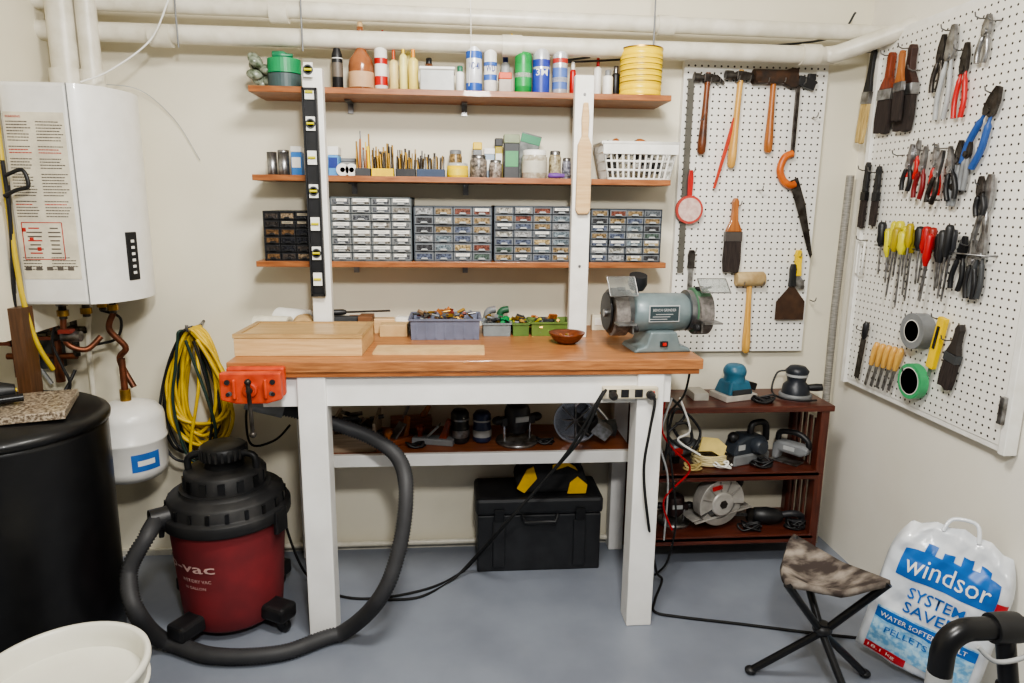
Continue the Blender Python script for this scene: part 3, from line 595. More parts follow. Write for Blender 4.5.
g=G(); g.lathe([(0,0),(.028,0),(.045,.012),(.062,.034),(.064,.04),(.058,.038),(.042,.018),(.02,.008),(0,.007)],wood((120,62,30),(84,40,18)),seg=32); g.obj('bowl_body',T)
junk('small screws lying in the wooden bowl',p.x,p.y+.03,BZ+.012,.025,.025,20,[BRASS,DGREY,HAND],.02,.008)
x=RY(602,315,-.15).x
g=G(); g.box((0,0,.03),(.06,.03,.06),CREAM); g.box((0,-.016,.035),(.04,.003,.03),PAPER); o=g.obj('small_carton',loc=(x,-.1,BZ),bev=.002); tag(o,'small cream carton at the back of the bench','box')
T=thing('tape_roll','tan roll of tape standing at the back of the bench','tape',(RY(614,305,-.1).x,-.06,BZ+.045)); g=G(); g.ring((0,0,0),(0,1,0),.045,.03,.03,CARD); g.obj('tape',T)
# ---- bench grinder
gx,gy=.68,-.45
TGR=thing('bench_grinder','blue-grey double-wheel bench grinder with clear eye shields','bench grinder',(gx,gy,BZ),rz=math.radians(4)); T=TGR
GG=mat((120,134,136),.4,.15,(104,118,121),coat=.1)
g=G(); g.prism([(-.1,0),(.1,0),(.09,.014),(.06,.022),(.045,.07),(-.045,.07),(-.06,.022),(-.09,.014)],-.075,.075,GG); g.obj('base',T,bev=.006)
g=G(); g.lathe([(.03,-.11),(.05,-.105),(.064,-.09),(.066,-.04),(.066,.04),(.064,.09),(.05,.105),(.03,.11)],GG,(0,0,.125),(1,0,0),seg=32); g.obj('motor',T)
g=G(); g.box((.0,-.0655,.13),(.1,.004,.05),mat((52,66,70),.4)); g.box((0,-.0658,.13),(.106,.003,.056),LGREY); g.obj('name_plate',T,bev=.001)
text('BENCH GRINDER',-.04,.138,.08,.009,-.0685,LGREY,T)
g=G()
for k in range(3): g.box((-.01*k,-.068,.128-.008*k),(.06,.0006,.0025),LGREY)
g.obj('plate_marks',T)
g=G(); g.box((0,-.077,.03),(.026,.006,.018),BLACK); g.box((0,-.082,.03),(.012,.006,.01),REDG); g.obj('switch',T)
ALG=mat((150,152,154),.3,.8,(100,102,104))
for s in (-1,1):
    g=G(); g.lathe([(.03,-.026),(.074,-.026),(.078,-.02),(.078,.02),(.074,.026),(.03,.026)],DSTEEL if s<0 else mat((80,116,90),.4,.2),(s*.145,.006,.13),(1,0,0),seg=32); g.obj('wheel_guard',T)
    g=G(); g.cyl((s*.1,.006,.13),(s*.118,.006,.13),.07,ALG,seg=32); g.cyl((s*.174,.006,.13),(s*.18,.006,.13),.064,BLACK,seg=32); g.obj('guard_plate',T,label='metal guard side plate')
    g=G(); g.cyl((s*.122,-.014,.122),(s*.168,-.014,.122),.072,mat((120,114,110),.9,0,(90,86,82),sc=80),seg=32); g.cyl((s*.115,0,.125),(s*.188,0,.125),.013,STEEL); g.obj('grinding_wheel',T)
    g=G(); g.box((s*.145,-.105,.105),(.06,.05,.006),STEEL); g.box((s*.118,-.08,.09),(.006,.05,.04),STEEL); g.cyl((s*.112,-.09,.085),(s*.098,-.09,.085),.012,BLACK,seg=12); g.obj('tool_rest',T)
SHM=mat((225,230,230),.08,0,trans=.9)
for s in (-1,1):
    rx=-.55 if s<0 else -.95
    pos=(s*.155,-.09,.225)
    M=Matrix.Translation(pos)@Euler((rx,0,-s*.1)).to_matrix().to_4x4()
    g=G(); g.box((0,0,0),(.095,.003,.068),SHM,M=M); g.obj('eye_shield',T,label='clear plastic eye shield')
    g=G()
    for a,b in (((-.0475,0,-.034),(.0475,0,-.034)),((-.0475,0,.034),(.0475,0,.034)),((-.0475,0,-.034),(-.0475,0,.034)),((.0475,0,-.034),(.0475,0,.034))): g.tube([a,b],.002,STEEL,seg=6,M=M)
    g.tube([(s*.135,-.0,.2),(s*.14,-.05,.21),(s*.15,-.08,.218)],.004,STEEL); g.cyl((s*.125,-.02,.205),(s*.15,-.02,.205),.009,BLACK,seg=12); g.obj('shield_bracket',T)
g=G(); g.lathe([(.026,0),(.034,.02),(.03,.05)],BLACK,(-.06,.05,.2),(0,-.3,1)); g.tube(catmull([(-.06,.05,.2),(-.06,.03,.15)],3),.008,BLACK); g.obj('lamp_socket',T,label='black lamp behind the wheel')
# ================================================================ UNDER-BENCH SHELF TOOLS
x=RZ(354,452,LZ).x
T=thing('wooden_tote','open grey-brown wooden tote standing on the lower shelf','wooden box',(x,-.2,LZ))
g=G(); mw=wood((160,142,122),(124,106,88))
g.box((0,0,.006),(.16,.2,.012),mw); 
for s in (-1,1): g.box((s*.075,0,.055),(.012,.2,.11),mw); g.box((0,s*.095,.035),(.15,.012,.07),mw)
g.obj('tote_body',T,bev=.002)
junk('dark hand tools inside the wooden tote',x,-.2,LZ+.013,.05,.07,26,[BLACK,DGREY,DSTEEL,STEEL,GREY],.1,.028)
def plane_tool(u,v,L,m1,m2,rz,lab,z=LZ):
    p=RZ(u,v,z)
    T=thing('hand_plane',lab,'hand plane',(p.x,p.y,z),rz=rz)
    g=G(); g.box((0,0,.012),(L,.055,.024),m1); g.obj('sole',T,bev=.003)
    g=G(); g.prism([(L*.12,.02),(L*.32,.02),(L*.36,.05),(L*.42,.095),(L*.32,.1),(L*.24,.06)],-.012,.012,m2); g.obj('tote_handle',T,bev=.003)
    g=G(); g.lathe([(.01,.02),(.009,.035),(.018,.05),(.016,.065),(0,.07)],m2,(-L*.34,0,0)); g.obj('knob',T)
    g=G(); g.box((0,0,.05),(.07,.04,.008),STEEL,rot=(0,-.8,0)); g.obj('blade',T)
plane_tool(398,443,.13,wood((150,84,50),(110,58,34)),HAND,.7,'reddish wooden hand plane on the lower shelf')
plane_tool(434,443,.16,GREY,HANDR,-.25,'iron hand plane with red-brown handles')
T=thing('wooden_jack_plane','long brown wooden jack plane at the back of the shelf','hand plane',(RZ(412,430,LZ).x,-.1,LZ),rz=.1)
g=G(); g.box((0,0,.035),(.16,.06,.07),wood((160,96,56),(116,62,34))); g.prism([(.03,.07),(.06,.07),(.08,.11),(.065,.115)],-.01,.01,HAND); g.box((-.02,0,.09),(.008,.04,.07),STEEL,rot=(0,.4,0)); g.obj('plane_body',T,bev=.003)
def cylmotor(u,v,r,h,m1,m2,lab,z=LZ,name='router_motor'):
    p=RZ(u,v,z); T=thing(name,lab,'power tool',(p.x,p.y,z))
    g=G(); g.lathe([(0,0),(r*.8,0),(r,.01),(r,h*.5),(r*.92,h*.55),(r*.95,h*.9),(r*.7,h),(0,h)],m1); g.obj('motor_body',T)
    g=G(); g.lathe([(r*1.02,h*.2),(r*1.02,h*.42)],m2); g.lathe([(r*1.0,h*.7),(r*1.0,h*.75)],m2); g.obj('collar',T)
cylmotor(460,442,.036,.13,BLACK,STEEL,'black cylindrical trim router standing upright')
cylmotor(482,441,.036,.12,mat((46,56,88),.4),LGREY,'dark blue cylindrical router motor standing upright')
def router(x,y,z,m1,lab,s=1,rz=0):
    T=thing('plunge_router',lab,'router',(x,y,z),rz=rz)
    g=G(); g.lathe([(.075*s,0),(.078*s,.004),(.078*s,.012),(.03*s,.014)],STEEL,seg=32); g.obj('base_plate',T)
    for q in (-1,1): g=G(); g.cyl((q*.05*s,0,.01),(q*.05*s,0,.1*s),.006,CHROME); g.obj('plunge_column',T)
    g=G(); g.lathe([(.03*s,.04*s),(.045*s,.06*s),(.047*s,.12*s),(.04*s,.14*s),(.02*s,.15*s),(0,.15*s)],m1); g.box((0,0,.085*s),(.13*s,.03*s,.03*s),m1); g.obj('motor_body',T,bev=.002)
    g=G(); g.box((0,-.047*s,.1*s),(.05*s,.004,.02*s),LGREY); g.obj('name_plate',T)
    for q in (-1,1):
        g=G(); g.ell((q*.075*s,0,.09*s),(.022*s,.018*s,.016*s),BLACK); g.obj('handle',T)
p=RZ(517,442,LZ); router(p.x,p.y,LZ,mat((40,40,44),.4),'black plunge router with chrome columns',1.05,.3)
def jigsaw(x,y,z,m1,lab,rz=0,s=1):
    T=thing('jigsaw',lab,'jigsaw',(x,y,z),rz=rz)
    g=G(); g.box((0,0,.005*s),(.13*s,.07*s,.006*s),STEEL); g.obj('shoe',T,bev=.001)
    g=G(); g.prism([(-.06*s,.01*s),(-.03*s,.01*s),(-.025*s,.05*s),(.07*s,.045*s),(.1*s,.06*s),(.105*s,.09*s),(.08*s,.1*s),(-.04*s,.1*s),(-.06*s,.08*s)],-.028*s,.028*s,m1); g.obj('motor_housing',T,bev=.01)
    g=G(); g.tube(catmull([(-.045*s,0,.095*s),(-.035*s,0,.135*s),(.04*s,0,.145*s),(.09*s,0,.12*s),(.095*s,0,.085*s)],6),.013*s,BLACK,seg=10); g.obj('handle',T)
    g=G(); g.box((.02*s,-.029*s,.075*s),(.05*s,.002,.018*s),LGREY); g.obj('badge',T)
p=RZ(575,442,LZ)
T=thing('angle_grinder','silver angle grinder with round guard lying on the lower shelf','power tool',(p.x,p.y,LZ),rz=-.3)
g=G(); g.ring((0,0,.085),(.25,-1,.1),.085,.078,.02,CHROME); g.ring((0,.02,.085),(.25,-1,.1),.07,.065,.01,STEEL); g.cyl((0,.012,.085),(0,.03,.084),.03,DGREY,seg=32); g.obj('wheel_guard',T)
g=G(); 
for k in range(8):
    a=k*math.pi/4; g.cyl((0,0,.085),(.076*math.cos(a),.0,.085+.076*math.sin(a)),.003,STEEL,seg=6)
g.obj('spokes',T)
g=G(); g.lathe([(.03,0),(.036,.04),(.03,.08),(.034,.15),(.0,.16)],DGREY,(.0,.03,.05),(1,.2,.0)); g.obj('motor_body',T)
g=G(); g.box((.1,-.03,.07),(.07,.05,.05),STEEL,rot=(.2,.6,.3)); g.tube(catmull([(0,-.02,.15),(.03,-.03,.18),(.07,-.02,.16),(.12,0,.1)],5),.006,CHROME); g.obj('bail_handle',T,bev=.003)
def cablepile(x,y,z,s,mt,lab,n=4,hz=.03,r=.0042):
    T=thing('coiled_cable',lab,'cable',(x,y,z+.006))
    g=G(); pts=[]
    for i in range(n):
        w=s*R.uniform(.6,1); cx,cy=R.uniform(-.2,.2)*s,R.uniform(-.2,.2)*s; zt=R.uniform(0,hz)
        for k in range(7):
            a=k*2*math.pi/7+i; pts.append((cx+w*math.cos(a),cy+w*.6*math.sin(a),max(0,zt*(.5+.5*math.sin(a*2+i)))))
    g.tube(catmull(pts,5),r,mt,seg=6); g.obj('cord',T)
p=RZ(548,450,LZ); cablepile(p.x,-.24,LZ,.04,BLACK,'loose black cord piled beside the router',3,.02)
p=RZ(416,450,LZ); cablepile(p.x,-.26,LZ,.035,BLACK,'loose black cord between the hand planes',3,.02)
# ================================================================ black tool box + bag
T=thing('tool_chest','black plastic tool chest with hinged lid on the floor','tool box',(.32,-.12,0))
BT=mat((28,29,32),.5,0,(38,39,42))
g=G(); g.box((0,0,.12),(.49,.21,.24),BT); 
for s in (-1,1): g.box((s*.16,-.108,.12),(.05,.012,.2),BT)
g.obj('body',T,bev=.008)
g=G(); g.box((0,0,.277),(.505,.225,.07),BT); g.obj('lid',T,bev=.015)
for s in (-1,1):
    g=G(); g.box((s*.16,-.117,.245),(.04,.01,.05),BLKM); g.obj('latch',T,bev=.003)
g=G(); g.tube([(-.07,-.12,.25),(-.06,-.13,.22),(.06,-.13,.22),(.07,-.12,.25)],.008,BLACK); g.obj('handle',T)
T=thing('tool_bag','black and yellow fabric tool bag with loop handles','tool bag',(.37,-.12,.312))
g=G(); FB=mat((28,28,30),.85,bump=.3)
g.prism([(-.13,0),(.13,0),(.145,.04),(.125,.10),(.06,.145),(.0,.13),(-.05,.155),(-.1,.13),(-.145,.05)],-.08,.08,FB); g.obj('bag_body',T,bev=.025,seg=3)
YF=mat((226,180,24),.7)
for o_ in ([(.06,.004),(.135,.004),(.14,.04),(.1,.075),(.07,.05)],[(-.14,.03),(-.11,.01),(-.06,.07),(-.075,.12),(-.1,.11)],[(.0,.1),(.06,.12),(.1,.1),(.09,.115),(.055,.14),(.0,.125)]):
    g=G(); g.prism(o_,-.087,-.079,YF); g.obj('yellow_panel',T,label='yellow fabric trim',bev=.002)
for h_ in ([(-.08,-.05,.12),(-.09,-.055,.175),(-.03,-.06,.185),(.0,-.055,.13)],[(.03,-.05,.12),(.06,-.055,.185),(.1,-.06,.17),(.11,-.055,.1)]):
    g=G(); g.tube(catmull(h_,6),.009,BLACK); g.obj('handle',T)
# ================================================================ CHERRY SHELF UNIT
ux0,ux1,ud=.70,1.45,.25
UZ=[.68,.41,.14]
T=thing('shelf_unit','low dark cherry-stained open shelf unit with slatted ends','shelf unit',((ux0+ux1)/2,-ud/2-.005,0))
w=ux1-ux0
g=G(); g.box((0,0,UZ[0]-.012),(w+.03,ud+.01,.024),CHERRY); g.obj('top',T,bev=.003)
for z in UZ[1:]:
    g=G(); g.box((0,0,z-.01),(w-.04,ud,.02),CHERRY); g.box((0,-ud/2+.008,z-.02),(w-.04,.016,.03),CHERRY); g.obj('shelf_board',T,bev=.002)
for s in (-1,1):
    for q in (-1,1):
        g=G(); g.box((s*(w/2-.018),q*(ud/2-.018),(UZ[0]-.024)/2),(.034,.034,UZ[0]-.024),CHERRYV); g.obj('leg',T,bev=.002)
    g=G()
    for k in range(4): g.box((s*(w/2-.018),-ud/2+.06+k*(ud-.12)/3,.36),(.01,.018,.5),CHERRYV)
    g.box((s*(w/2-.018),0,.1),(.016,ud-.07,.024),CHERRY); g.obj('side_slats',T,bev=.001)
def ipos(u,z,y): 
    p=RY(u,400,y); q=RY(u,500,y); t=(z-p.z)/(q.z-p.z); return p.x+(q.x-p.x)*t
T=thing('palm_sander','teal blue electric palm sander with white paper pad','sander',(ipos(733,UZ[0],-.13),-.13,UZ[0]),rz=.3)
TL=mat((56,112,138),.4)
g=G(); g.box((0,0,.012),(.15,.11,.024),mat((206,200,190),.6)); g.obj('pad',T,bev=.003)
g=G(); g.box((0,0,.05),(.12,.1,.055),TL,tap=.75); g.lathe([(.045,.07),(.04,.09),(.048,.11),(.035,.137),(0,.142)],TL); g.obj('motor_housing',T,bev=.008)
g=G(); g.box((.08,0,.045),(.05,.03,.03),BLACK,rot=(0,.3,0)); g.obj('dust_port',T,bev=.004)
g=G(); g.box((-.0,-.051,.035),(.09,.004,.02),DGREY); g.obj('printed_label',T)
T=thing('orbital_sander','black round-base orbital sander with coiled cord','sander',(ipos(795,UZ[0],-.13),-.13,UZ[0]),rz=-.3)
g=G(); g.lathe([(.062,0),(.064,.012),(.06,.018)],GREY,seg=32); g.obj('pad',T)
g=G(); g.lathe([(.055,.018),(.05,.05),(.035,.065),(.04,.09),(.046,.11),(.03,.128),(0,.132)],mat((36,40,48),.4)); g.obj('motor_housing',T)
g=G(); g.lathe([(.012,0),(.016,.05),(.014,.07)],BLACK,(.03,.0,.04),(1,0,.1)); g.lathe([(.042,.088),(.0425,.1)],LGREY); g.obj('dust_port',T)
g=G(); g.tube(catmull([(-.02,.03,.1),(-.07,.03,.09),(-.09,0,.02),(-.06,-.06,.008),(.02,-.08,.008),(.07,-.06,.008)],6),.004,BLACK); g.obj('cord',T)
g=G(); g.box((0,0,.015),(.06,.1,.03),mat((200,196,186),.6)); o=g.obj('sandpaper_stack',loc=(ipos(697,UZ[0],-.12),-.12,UZ[0]),bev=.002); tag(o,'small white sandpaper block on the shelf unit','block')
def finsander(u,z,m1,lab,rz=0,s=1.0,y=-.13):
    T=thing('belt_sander',lab,'power tool',(ipos(u,z,y),y,z),rz=rz)
    g=G(); g.box((0,0,.02*s),(.17*s,.08*s,.04*s),GREY); g.cyl((-.085*s,-.035*s,.022*s),(-.085*s,.035*s,.022*s),.02*s,DSTEEL); g.obj('shoe',T,bev=.006)
    g=G(); g.prism([(-.08*s,.035*s),(.08*s,.035*s),(.085*s,.07*s),(.06*s,.1*s),(-.02*s,.11*s),(-.06*s,.09*s)],-.035*s,.035*s,m1); g.lathe([(.03*s,0),(.032*s,.03*s),(.024*s,.04*s)],m1,(.02*s,-.03*s,.07*s),(0,-1,0)); g.obj('motor_housing',T,bev=.01)
    g=G(); g.tube(catmull([(.02*s,0,.1*s),(.03*s,0,.14*s),(.09*s,0,.135*s),(.1*s,0,.07*s)],6),.012*s,BLACK); g.ell((-.06*s,0,.1*s),(.022*s,.02*s,.02*s),BLACK); g.obj('handle',T)
    g=G(); g.box((-.05*s,-.037*s,.07*s),(.03*s,.003,.02*s),LGREY); g.obj('badge',T)
finsander(744,UZ[1],mat((52,58,66),.45),'dark blue-grey belt sander on the middle shelf',.35,1.1)
jigsaw(ipos(786,UZ[1],-.15),-.15,UZ[1],GREY,'grey jigsaw standing beside the belt sander',-.9,.9)
T=thing('power_cord_bundle','beige and white cord bundled with a plastic tag','cord bundle',(ipos(708,UZ[1],-.15),-.15,UZ[1]+.008))
g=G(); pts=[]
for i in range(6):
    for k2 in range(8):
        a=k2*math.pi/4; pts.append(((.065+.01*R.random())*math.cos(a)+.01*R.random(),(.05)*math.sin(a),.0+.007*i+.02*(math.sin(a)>0)*(i%2)))
g.tube(catmull(pts,4),.005,mat((226,210,160),.5)); g.obj('cord',T)
g=G(); g.prism([(-.055,-.02),(.0,-.01),(.05,-.03),(.06,.02),(.02,.045),(-.045,.04)],-.004,.004,mat((228,204,124),.5),M=Matrix.Translation((0,-.03,.065))@Euler((-.4,.2,0)).to_matrix().to_4x4()); g.obj('tag_card',T)
T=thing('corded_drill','grey and red corded drill lying on the middle shelf','drill',(ipos(680,UZ[1],-.12),-.12,UZ[1]+.01),rz=.4)
g=G(); g.lathe([(.02,0),(.034,.01),(.036,.1),(.026,.13),(.014,.15)],mat((120,122,126),.4,.3),(-.06,0,.05),(1,0,0)); g.obj('motor_housing',T)
g=G(); g.box((-.03,0,.015),(.03,.03,.05),BLACK); g.box((-.04,-.036,.05),(.04,.004,.03),REDG); g.obj('grip',T,bev=.006)
g=G(); g.cyl((.09,0,.05),(.13,0,.05),.014,STEEL); g.cyl((.13,0,.05),(.18,0,.05),.003,STEEL); g.obj('chuck',T)
# circular saw: rounded alloy upper guard with half-exposed blade, motor and handle behind, shoe along the bottom
T=thing('circular_saw','aluminium circular saw with round guard tipped on the bottom shelf','circular saw',(ipos(716,UZ[2],-.15),-.165,UZ[2]+.012),rz=.25,tilt=math.radians(-8))
AL=mat((196,192,186),.4,.35,(148,143,136),sc=12)
Mb=Matrix.Translation((0,-.02,.108))
g=G(); arc=[math.pi*(-.08+1.16*k/22) for k in range(23)]
out=[(.105*math.cos(a_),.105*math.sin(a_)) for a_ in arc]+[(.04*math.cos(a_),.04*math.sin(a_)) for a_ in arc[::-1]]
g.prism(out,-.022,.03,AL,M=Mb); g.lathe([(.0,.0),(.05,.0),(.052,.006),(.046,.012),(0,.012)],AL,(0,-.018,0),(0,-1,0),seg=32,M=Mb)
for k in range(5): g.box((.075*math.cos(.5+k*.55),-.024,.075*math.sin(.5+k*.55)),(.006,.004,.045),mat((150,146,140),.4,.35),rot=(0,math.pi/2-(.5+k*.55),0),M=Mb)
g.obj('blade_guard',T,bev=.006,seg=3)
g=G(); n=48; out=[((.092+(.005 if i%2 else 0))*math.cos(2*math.pi*i/n),(.092+(.005 if i%2 else 0))*math.sin(2*math.pi*i/n)) for i in range(n)]
g.prism(out,.0,.0025,mat((150,148,146),.25,.9),M=Mb); g.cyl((0,-.034,0),(0,-.026,0),.018,DSTEEL,seg=6,M=Mb); g.obj('blade',T)
g=G(); arc=[math.pi*(1.15+.75*k/16) for k in range(17)]
out=[(.1*math.cos(a_),.1*math.sin(a_)) for a_ in arc]+[(.07*math.cos(a_),.07*math.sin(a_)) for a_ in arc[::-1]]
g.prism(out,-.012,.014,mat((170,166,160),.4,.4),M=Mb); g.obj('lower_guard',T,bev=.003)
g=G(); g.box((.01,.045,.05),(.27,.12,.005),AL,rot=(0,.0,0)); g.box((.01,-.03,.05),(.27,.012,.005),AL); g.obj('base_shoe',T,bev=.001)
g=G(); g.lathe([(.042,0),(.045,.02),(.043,.07),(.03,.085),(0,.09)],mat((110,108,104),.4,.4),(0,.01,.115),(0,1,0)); g.obj('motor',T)
g=G(); g.tube(catmull([(-.03,.03,.19),(.03,.03,.235),(.11,.03,.21),(.14,.03,.14),(.09,.03,.1)],6),.015,BLACK,seg=10); g.obj('handle',T)
g=G(); g.box((-.02,-.0245,.075),(.045,.003,.018),REDG,M=Mb); g.obj('badge',T)
T=thing('reciprocating_saw','black reciprocating saw lying on its side on the bottom shelf','saw',(ipos(770,UZ[2],-.15),-.16,UZ[2]),rz=-.15)
g=G(); g.lathe([(.02,0),(.032,.01),(.036,.06),(.03,.1),(.02,.12)],BLACK,(-.08,0,.037),(1,0,0)); g.obj('motor_body',T)
g=G(); g.tube(catmull([(.03,0,.04),(.08,-.01,.055),(.12,0,.04),(.115,.0,.015),(.06,0,.018)],6),.014,mat((44,44,48),.5),seg=10); g.obj('handle',T)
g=G(); g.box((-.09,0,.037),(.02,.04,.05),DSTEEL); g.box((-.13,0,.037),(.07,.002,.014),STEEL); g.obj('blade',T)
router(ipos(672,UZ[2],-.1),-.12,UZ[2],mat((50,34,34),.5),'dark router standing on the bottom shelf',.85)
for (u,zi,mt) in ((762,1,BLACK),(750,2,BLACK),(795,2,BLACK),(765,0,BLACK)):
    cablepile(ipos(u,UZ[zi],-.2),-.2,UZ[zi],.045,mt,'tangled black cord lying on the dark shelf unit',4,.03)
cablepile(ipos(722,UZ[1],-.2),-.2,UZ[1],.04,WHITE,'loose white cord lying on the dark shelf unit',3,.03)
cablepile(ipos(690,UZ[1],-.2),-.21,UZ[1],.035,mat((220,196,130),.5),'loose beige cord lying on the dark shelf unit',3,.03)
# ================================================================ BACK PEGBOARD
PEG=pegmat()
bx0=RY(677,200,-.03).x; bx1=RY(816,200,-.03).x; bz0=RY(745,351,-.03).z; bz1=RY(750,62,-.03).z
def hookset(T,pts):
    first=None
    for (x,z) in pts:
        if first is None:
            g=G(); g.tube([(0,0,0),(0,-.03,-.002),(0,-.045,.004),(0,-.048,.016)],.0022,STEEL,seg=6); first=g.obj('peg_hook',T,loc=(x,0,z))
        else:
            o=first.copy(); o.location=(x,0,z); COL.objects.link(o); o.parent=T
TB=thing('pegboard','white perforated hardboard tool panel on the wall','pegboard',((bx0+bx1)/2,-.03,bz0))
W=bx1-bx0;H=bz1-bz0
g=G(); g.box((0,.003,H/2),(W,.006,H),PEG); g.obj('panel',TB)
g=G(); 
for s in (-1,1): g.box((s*(W/2-.01),.0175,H/2),(.02,.023,H),WHITE)
g.obj('furring_strip',TB)
def BP(u,v): return RY(u,v,-.05)
def loc_b(u,v): p=RY(u,v,-.03); return (p.x-(bx0+bx1)/2,p.z-bz0)
hookset(TB,[loc_b(*q) for q in ((707,84),(716,84),(735,82),(746,82),(764,84),(780,84),(800,85),(691,172),(737,205),(796,256),(740,284),(759,284),(692,252),(812,118),(758,190),(810,300),(700,120))])
def Tn(name,label,cat,P,rz,tilt=0,group=None): return thing(name,label,cat,tuple(P),rz=rz,tilt=tilt,group=group)
def hammer(P,L,hm,handm,label,kind='claw',rz=0,tilt=0,hs=1.0):
    T=Tn('hammer',label,'hammer',P,rz,tilt)
    g=G()
    if kind=='claw':
        g.cyl((-.055*hs,0,0),(-.03*hs,0,0),.016*hs,hm); g.cyl((-.03*hs,0,0),(-.012*hs,0,0),.011*hs,hm); g.box((0,0,0),(.032*hs,.024*hs,.03*hs),hm)
        g.prism([(.012*hs,.014*hs),(.035*hs,.012*hs),(.06*hs,-.008*hs),(.066*hs,-.02*hs),(.045*hs,-.01*hs),(.012*hs,-.012*hs)],-.011*hs,.011*hs,hm)
    elif kind=='mallet': g.lathe([(.024*hs,-.055*hs),(.028*hs,-.05*hs),(.028*hs,.05*hs),(.024*hs,.055*hs)],hm,(0,0,0),(1,0,0))
    else:
        g.box((-.01*hs,0,.0),(.1*hs,.035*hs,.042*hs),hm); g.prism([(.03*hs,.02*hs),(.06*hs,.03*hs),(.08*hs,.028*hs),(.084*hs,-.03*hs),(.06*hs,-.034*hs),(.03*hs,-.02*hs)],-.01*hs,.01*hs,hm); g.cyl((-.07*hs,0,0),(-.05*hs,0,0),.024*hs,hm)
    g.obj('head',T,bev=.002)
    g=G(); g.lathe([(.009,.02*hs),(.0105,0),(.0105,-L*.3),(.013,-L*.6),(.0165,-L*.85),(.015,-L*.97),(.008,-L)],handm,seg=14,sy=1.1); g.obj('handle',T)
    return T
def brush(P,L,w,hm,fm,bm_,label,rz=0,tilt=0,th=.014):
    T=Tn('paint_brush',label,'brush',P,rz,tilt)
    a=.45*L;b=.58*L
    o=[(.006,0),(.013,-.015),(.011,-.14*L),(.014,-.3*L),(w*.4,-.4*L),(w*.48,-a)]
    g=G(); g.prism(o+[(-x,z) for x,z in o[::-1]],-th/2,th/2,hm); g.obj('handle',T,bev=.003)
    g=G(); g.box((0,0,-(a+b)/2),(w,th*1.15,b-a),fm); g.obj('ferrule',T,bev=.001)
    g=G(); g.prism([(-w*.48,-b),(w*.48,-b),(w*.52,-b-(L-b)*.6),(w*.45,-L),(w*.2,-L-.004),(-w*.1,-L+.003),(-w*.45,-L),(-w*.52,-b-(L-b)*.6)],-th*.45,th*.45,bm_); g.obj('bristles',T,bev=.002)
def pliers(P,L,jm,gm,label,rz=0,tilt=0,sp=.03,jl=.28,jw=.012,group=None,name='pliers',gr=.0078):
    T=Tn(name,label,'pliers',P,rz,tilt,group)
    j=L*jl
    for s in (-1,1):
        g=G(); g.prism([(0,0),(s*jw*.4,0),(s*jw,-j*.5),(s*jw*1.1,-j),(s*jw*.7,-j-.015),(0,-j-.012)],-.006,.006,jm); g.obj('jaw',T,bev=.001)
        g=G(); g.tube(catmull([(s*jw*.5,0,-j),(s*sp*.7,0,-j-(L-j)*.3),(s*sp,0,-j-(L-j)*.65),(s*sp*.75,0,-L)],5),[.005]*4+[gr]*12,gm,seg=8); g.obj('grip',T)
    g=G(); g.cyl((0,-.009,-j),(0,.006,-j),.009,jm,seg=12); g.obj('pivot',T)
def sdriver(P,L,hm,label,rz=0,tilt=0,r=.013,group=None,hl=.095,name='screwdriver'):
    T=Tn(name,label,'screwdriver',P,rz,tilt,group)
    g=G(); g.lathe([(0,0),(r*.7,-.002),(r,-.012),(r*.9,-hl*.5),(r,-hl*.75),(r*.6,-hl*.92),(r*.5,-hl)],hm,seg=10); g.obj('handle',T)
    g=G(); g.cyl((0,0,-hl),(0,0,-L*.96),.0035,STEEL,seg=8); g.box((0,0,-L*.97),(.007,.0015,.012),STEEL); g.obj('shaft',T)
def knife(P,L,w,hm,bm_,label,rz=0,tilt=0,hl=.45,name='putty_knife'):
    T=Tn(name,label,'putty knife',P,rz,tilt)
    g=G(); a=L*hl; g.prism([(-.009,0),(.009,0),(.014,-.02),(.012,-a*.6),(.014,-a),(-.014,-a),(-.012,-a*.6),(-.014,-.02)],-.009,.009,hm); g.obj('handle',T,bev=.003)
    g=G(); g.prism([(-.01,-a),(.01,-a),(w/2,-a-(L-a)*.45),(w/2,-L),(-w/2,-L),(-w/2,-a-(L-a)*.45)],-.001,.001,bm_); g.obj('blade',T)
SC=lambda v0,v1,u=745,y=-.05: RY(u,v0,y).z-RY(u,v1,y).z
hammer(BP(708,78),SC(78,154),DSTEEL,mat((60,40,30),.4,0,(130,70,36),sc=6),'claw hammer with dark handle on the pegboard','claw',tilt=.03)
hammer(BP(741,76),SC(76,168),DSTEEL,HANDY,'claw hammer with pale yellow wooden handle','claw',hs=1.1,tilt=.04)
hammer(BP(774,77),SC(77,153),mat((50,44,40),.6,.5,(84,60,44),sc=30),HAND,'heavy rusty black hatchet-hammer with orange wood handle','sledge',hs=1.15)
hammer(BP(750,279),SC(279,353),mat((196,172,128),.7,0,(160,134,92),sc=20),HANDY,'tan rubber mallet with wooden handle','mallet',hs=1.05,tilt=-.02)
T=Tn('wooden_stick','thin red painted stick hanging at a slant','stick',BP(734,118),0,math.radians(13))
g=G(); g.prism([(-.005,0),(.005,0),(.009,-.1),(.005,-.27),(-.005,-.27)],-.006,0,mat((190,60,36),.5)); g.obj('stick_body',T,bev=.001)
T=Tn('pruning_saw','pruning saw with curved orange handle and long dark blade','saw',BP(799,80),0,0)
g=G(); g.box((0,0,-.14),(.016,.008,.29),DSTEEL); g.box((.03,0,-.01),(.07,.02,.036),BLACK,rot=(0,.3,0)); g.box((.05,0,.012),(.03,.016,.024),BLACK); g.obj('back_bar',T,bev=.002)
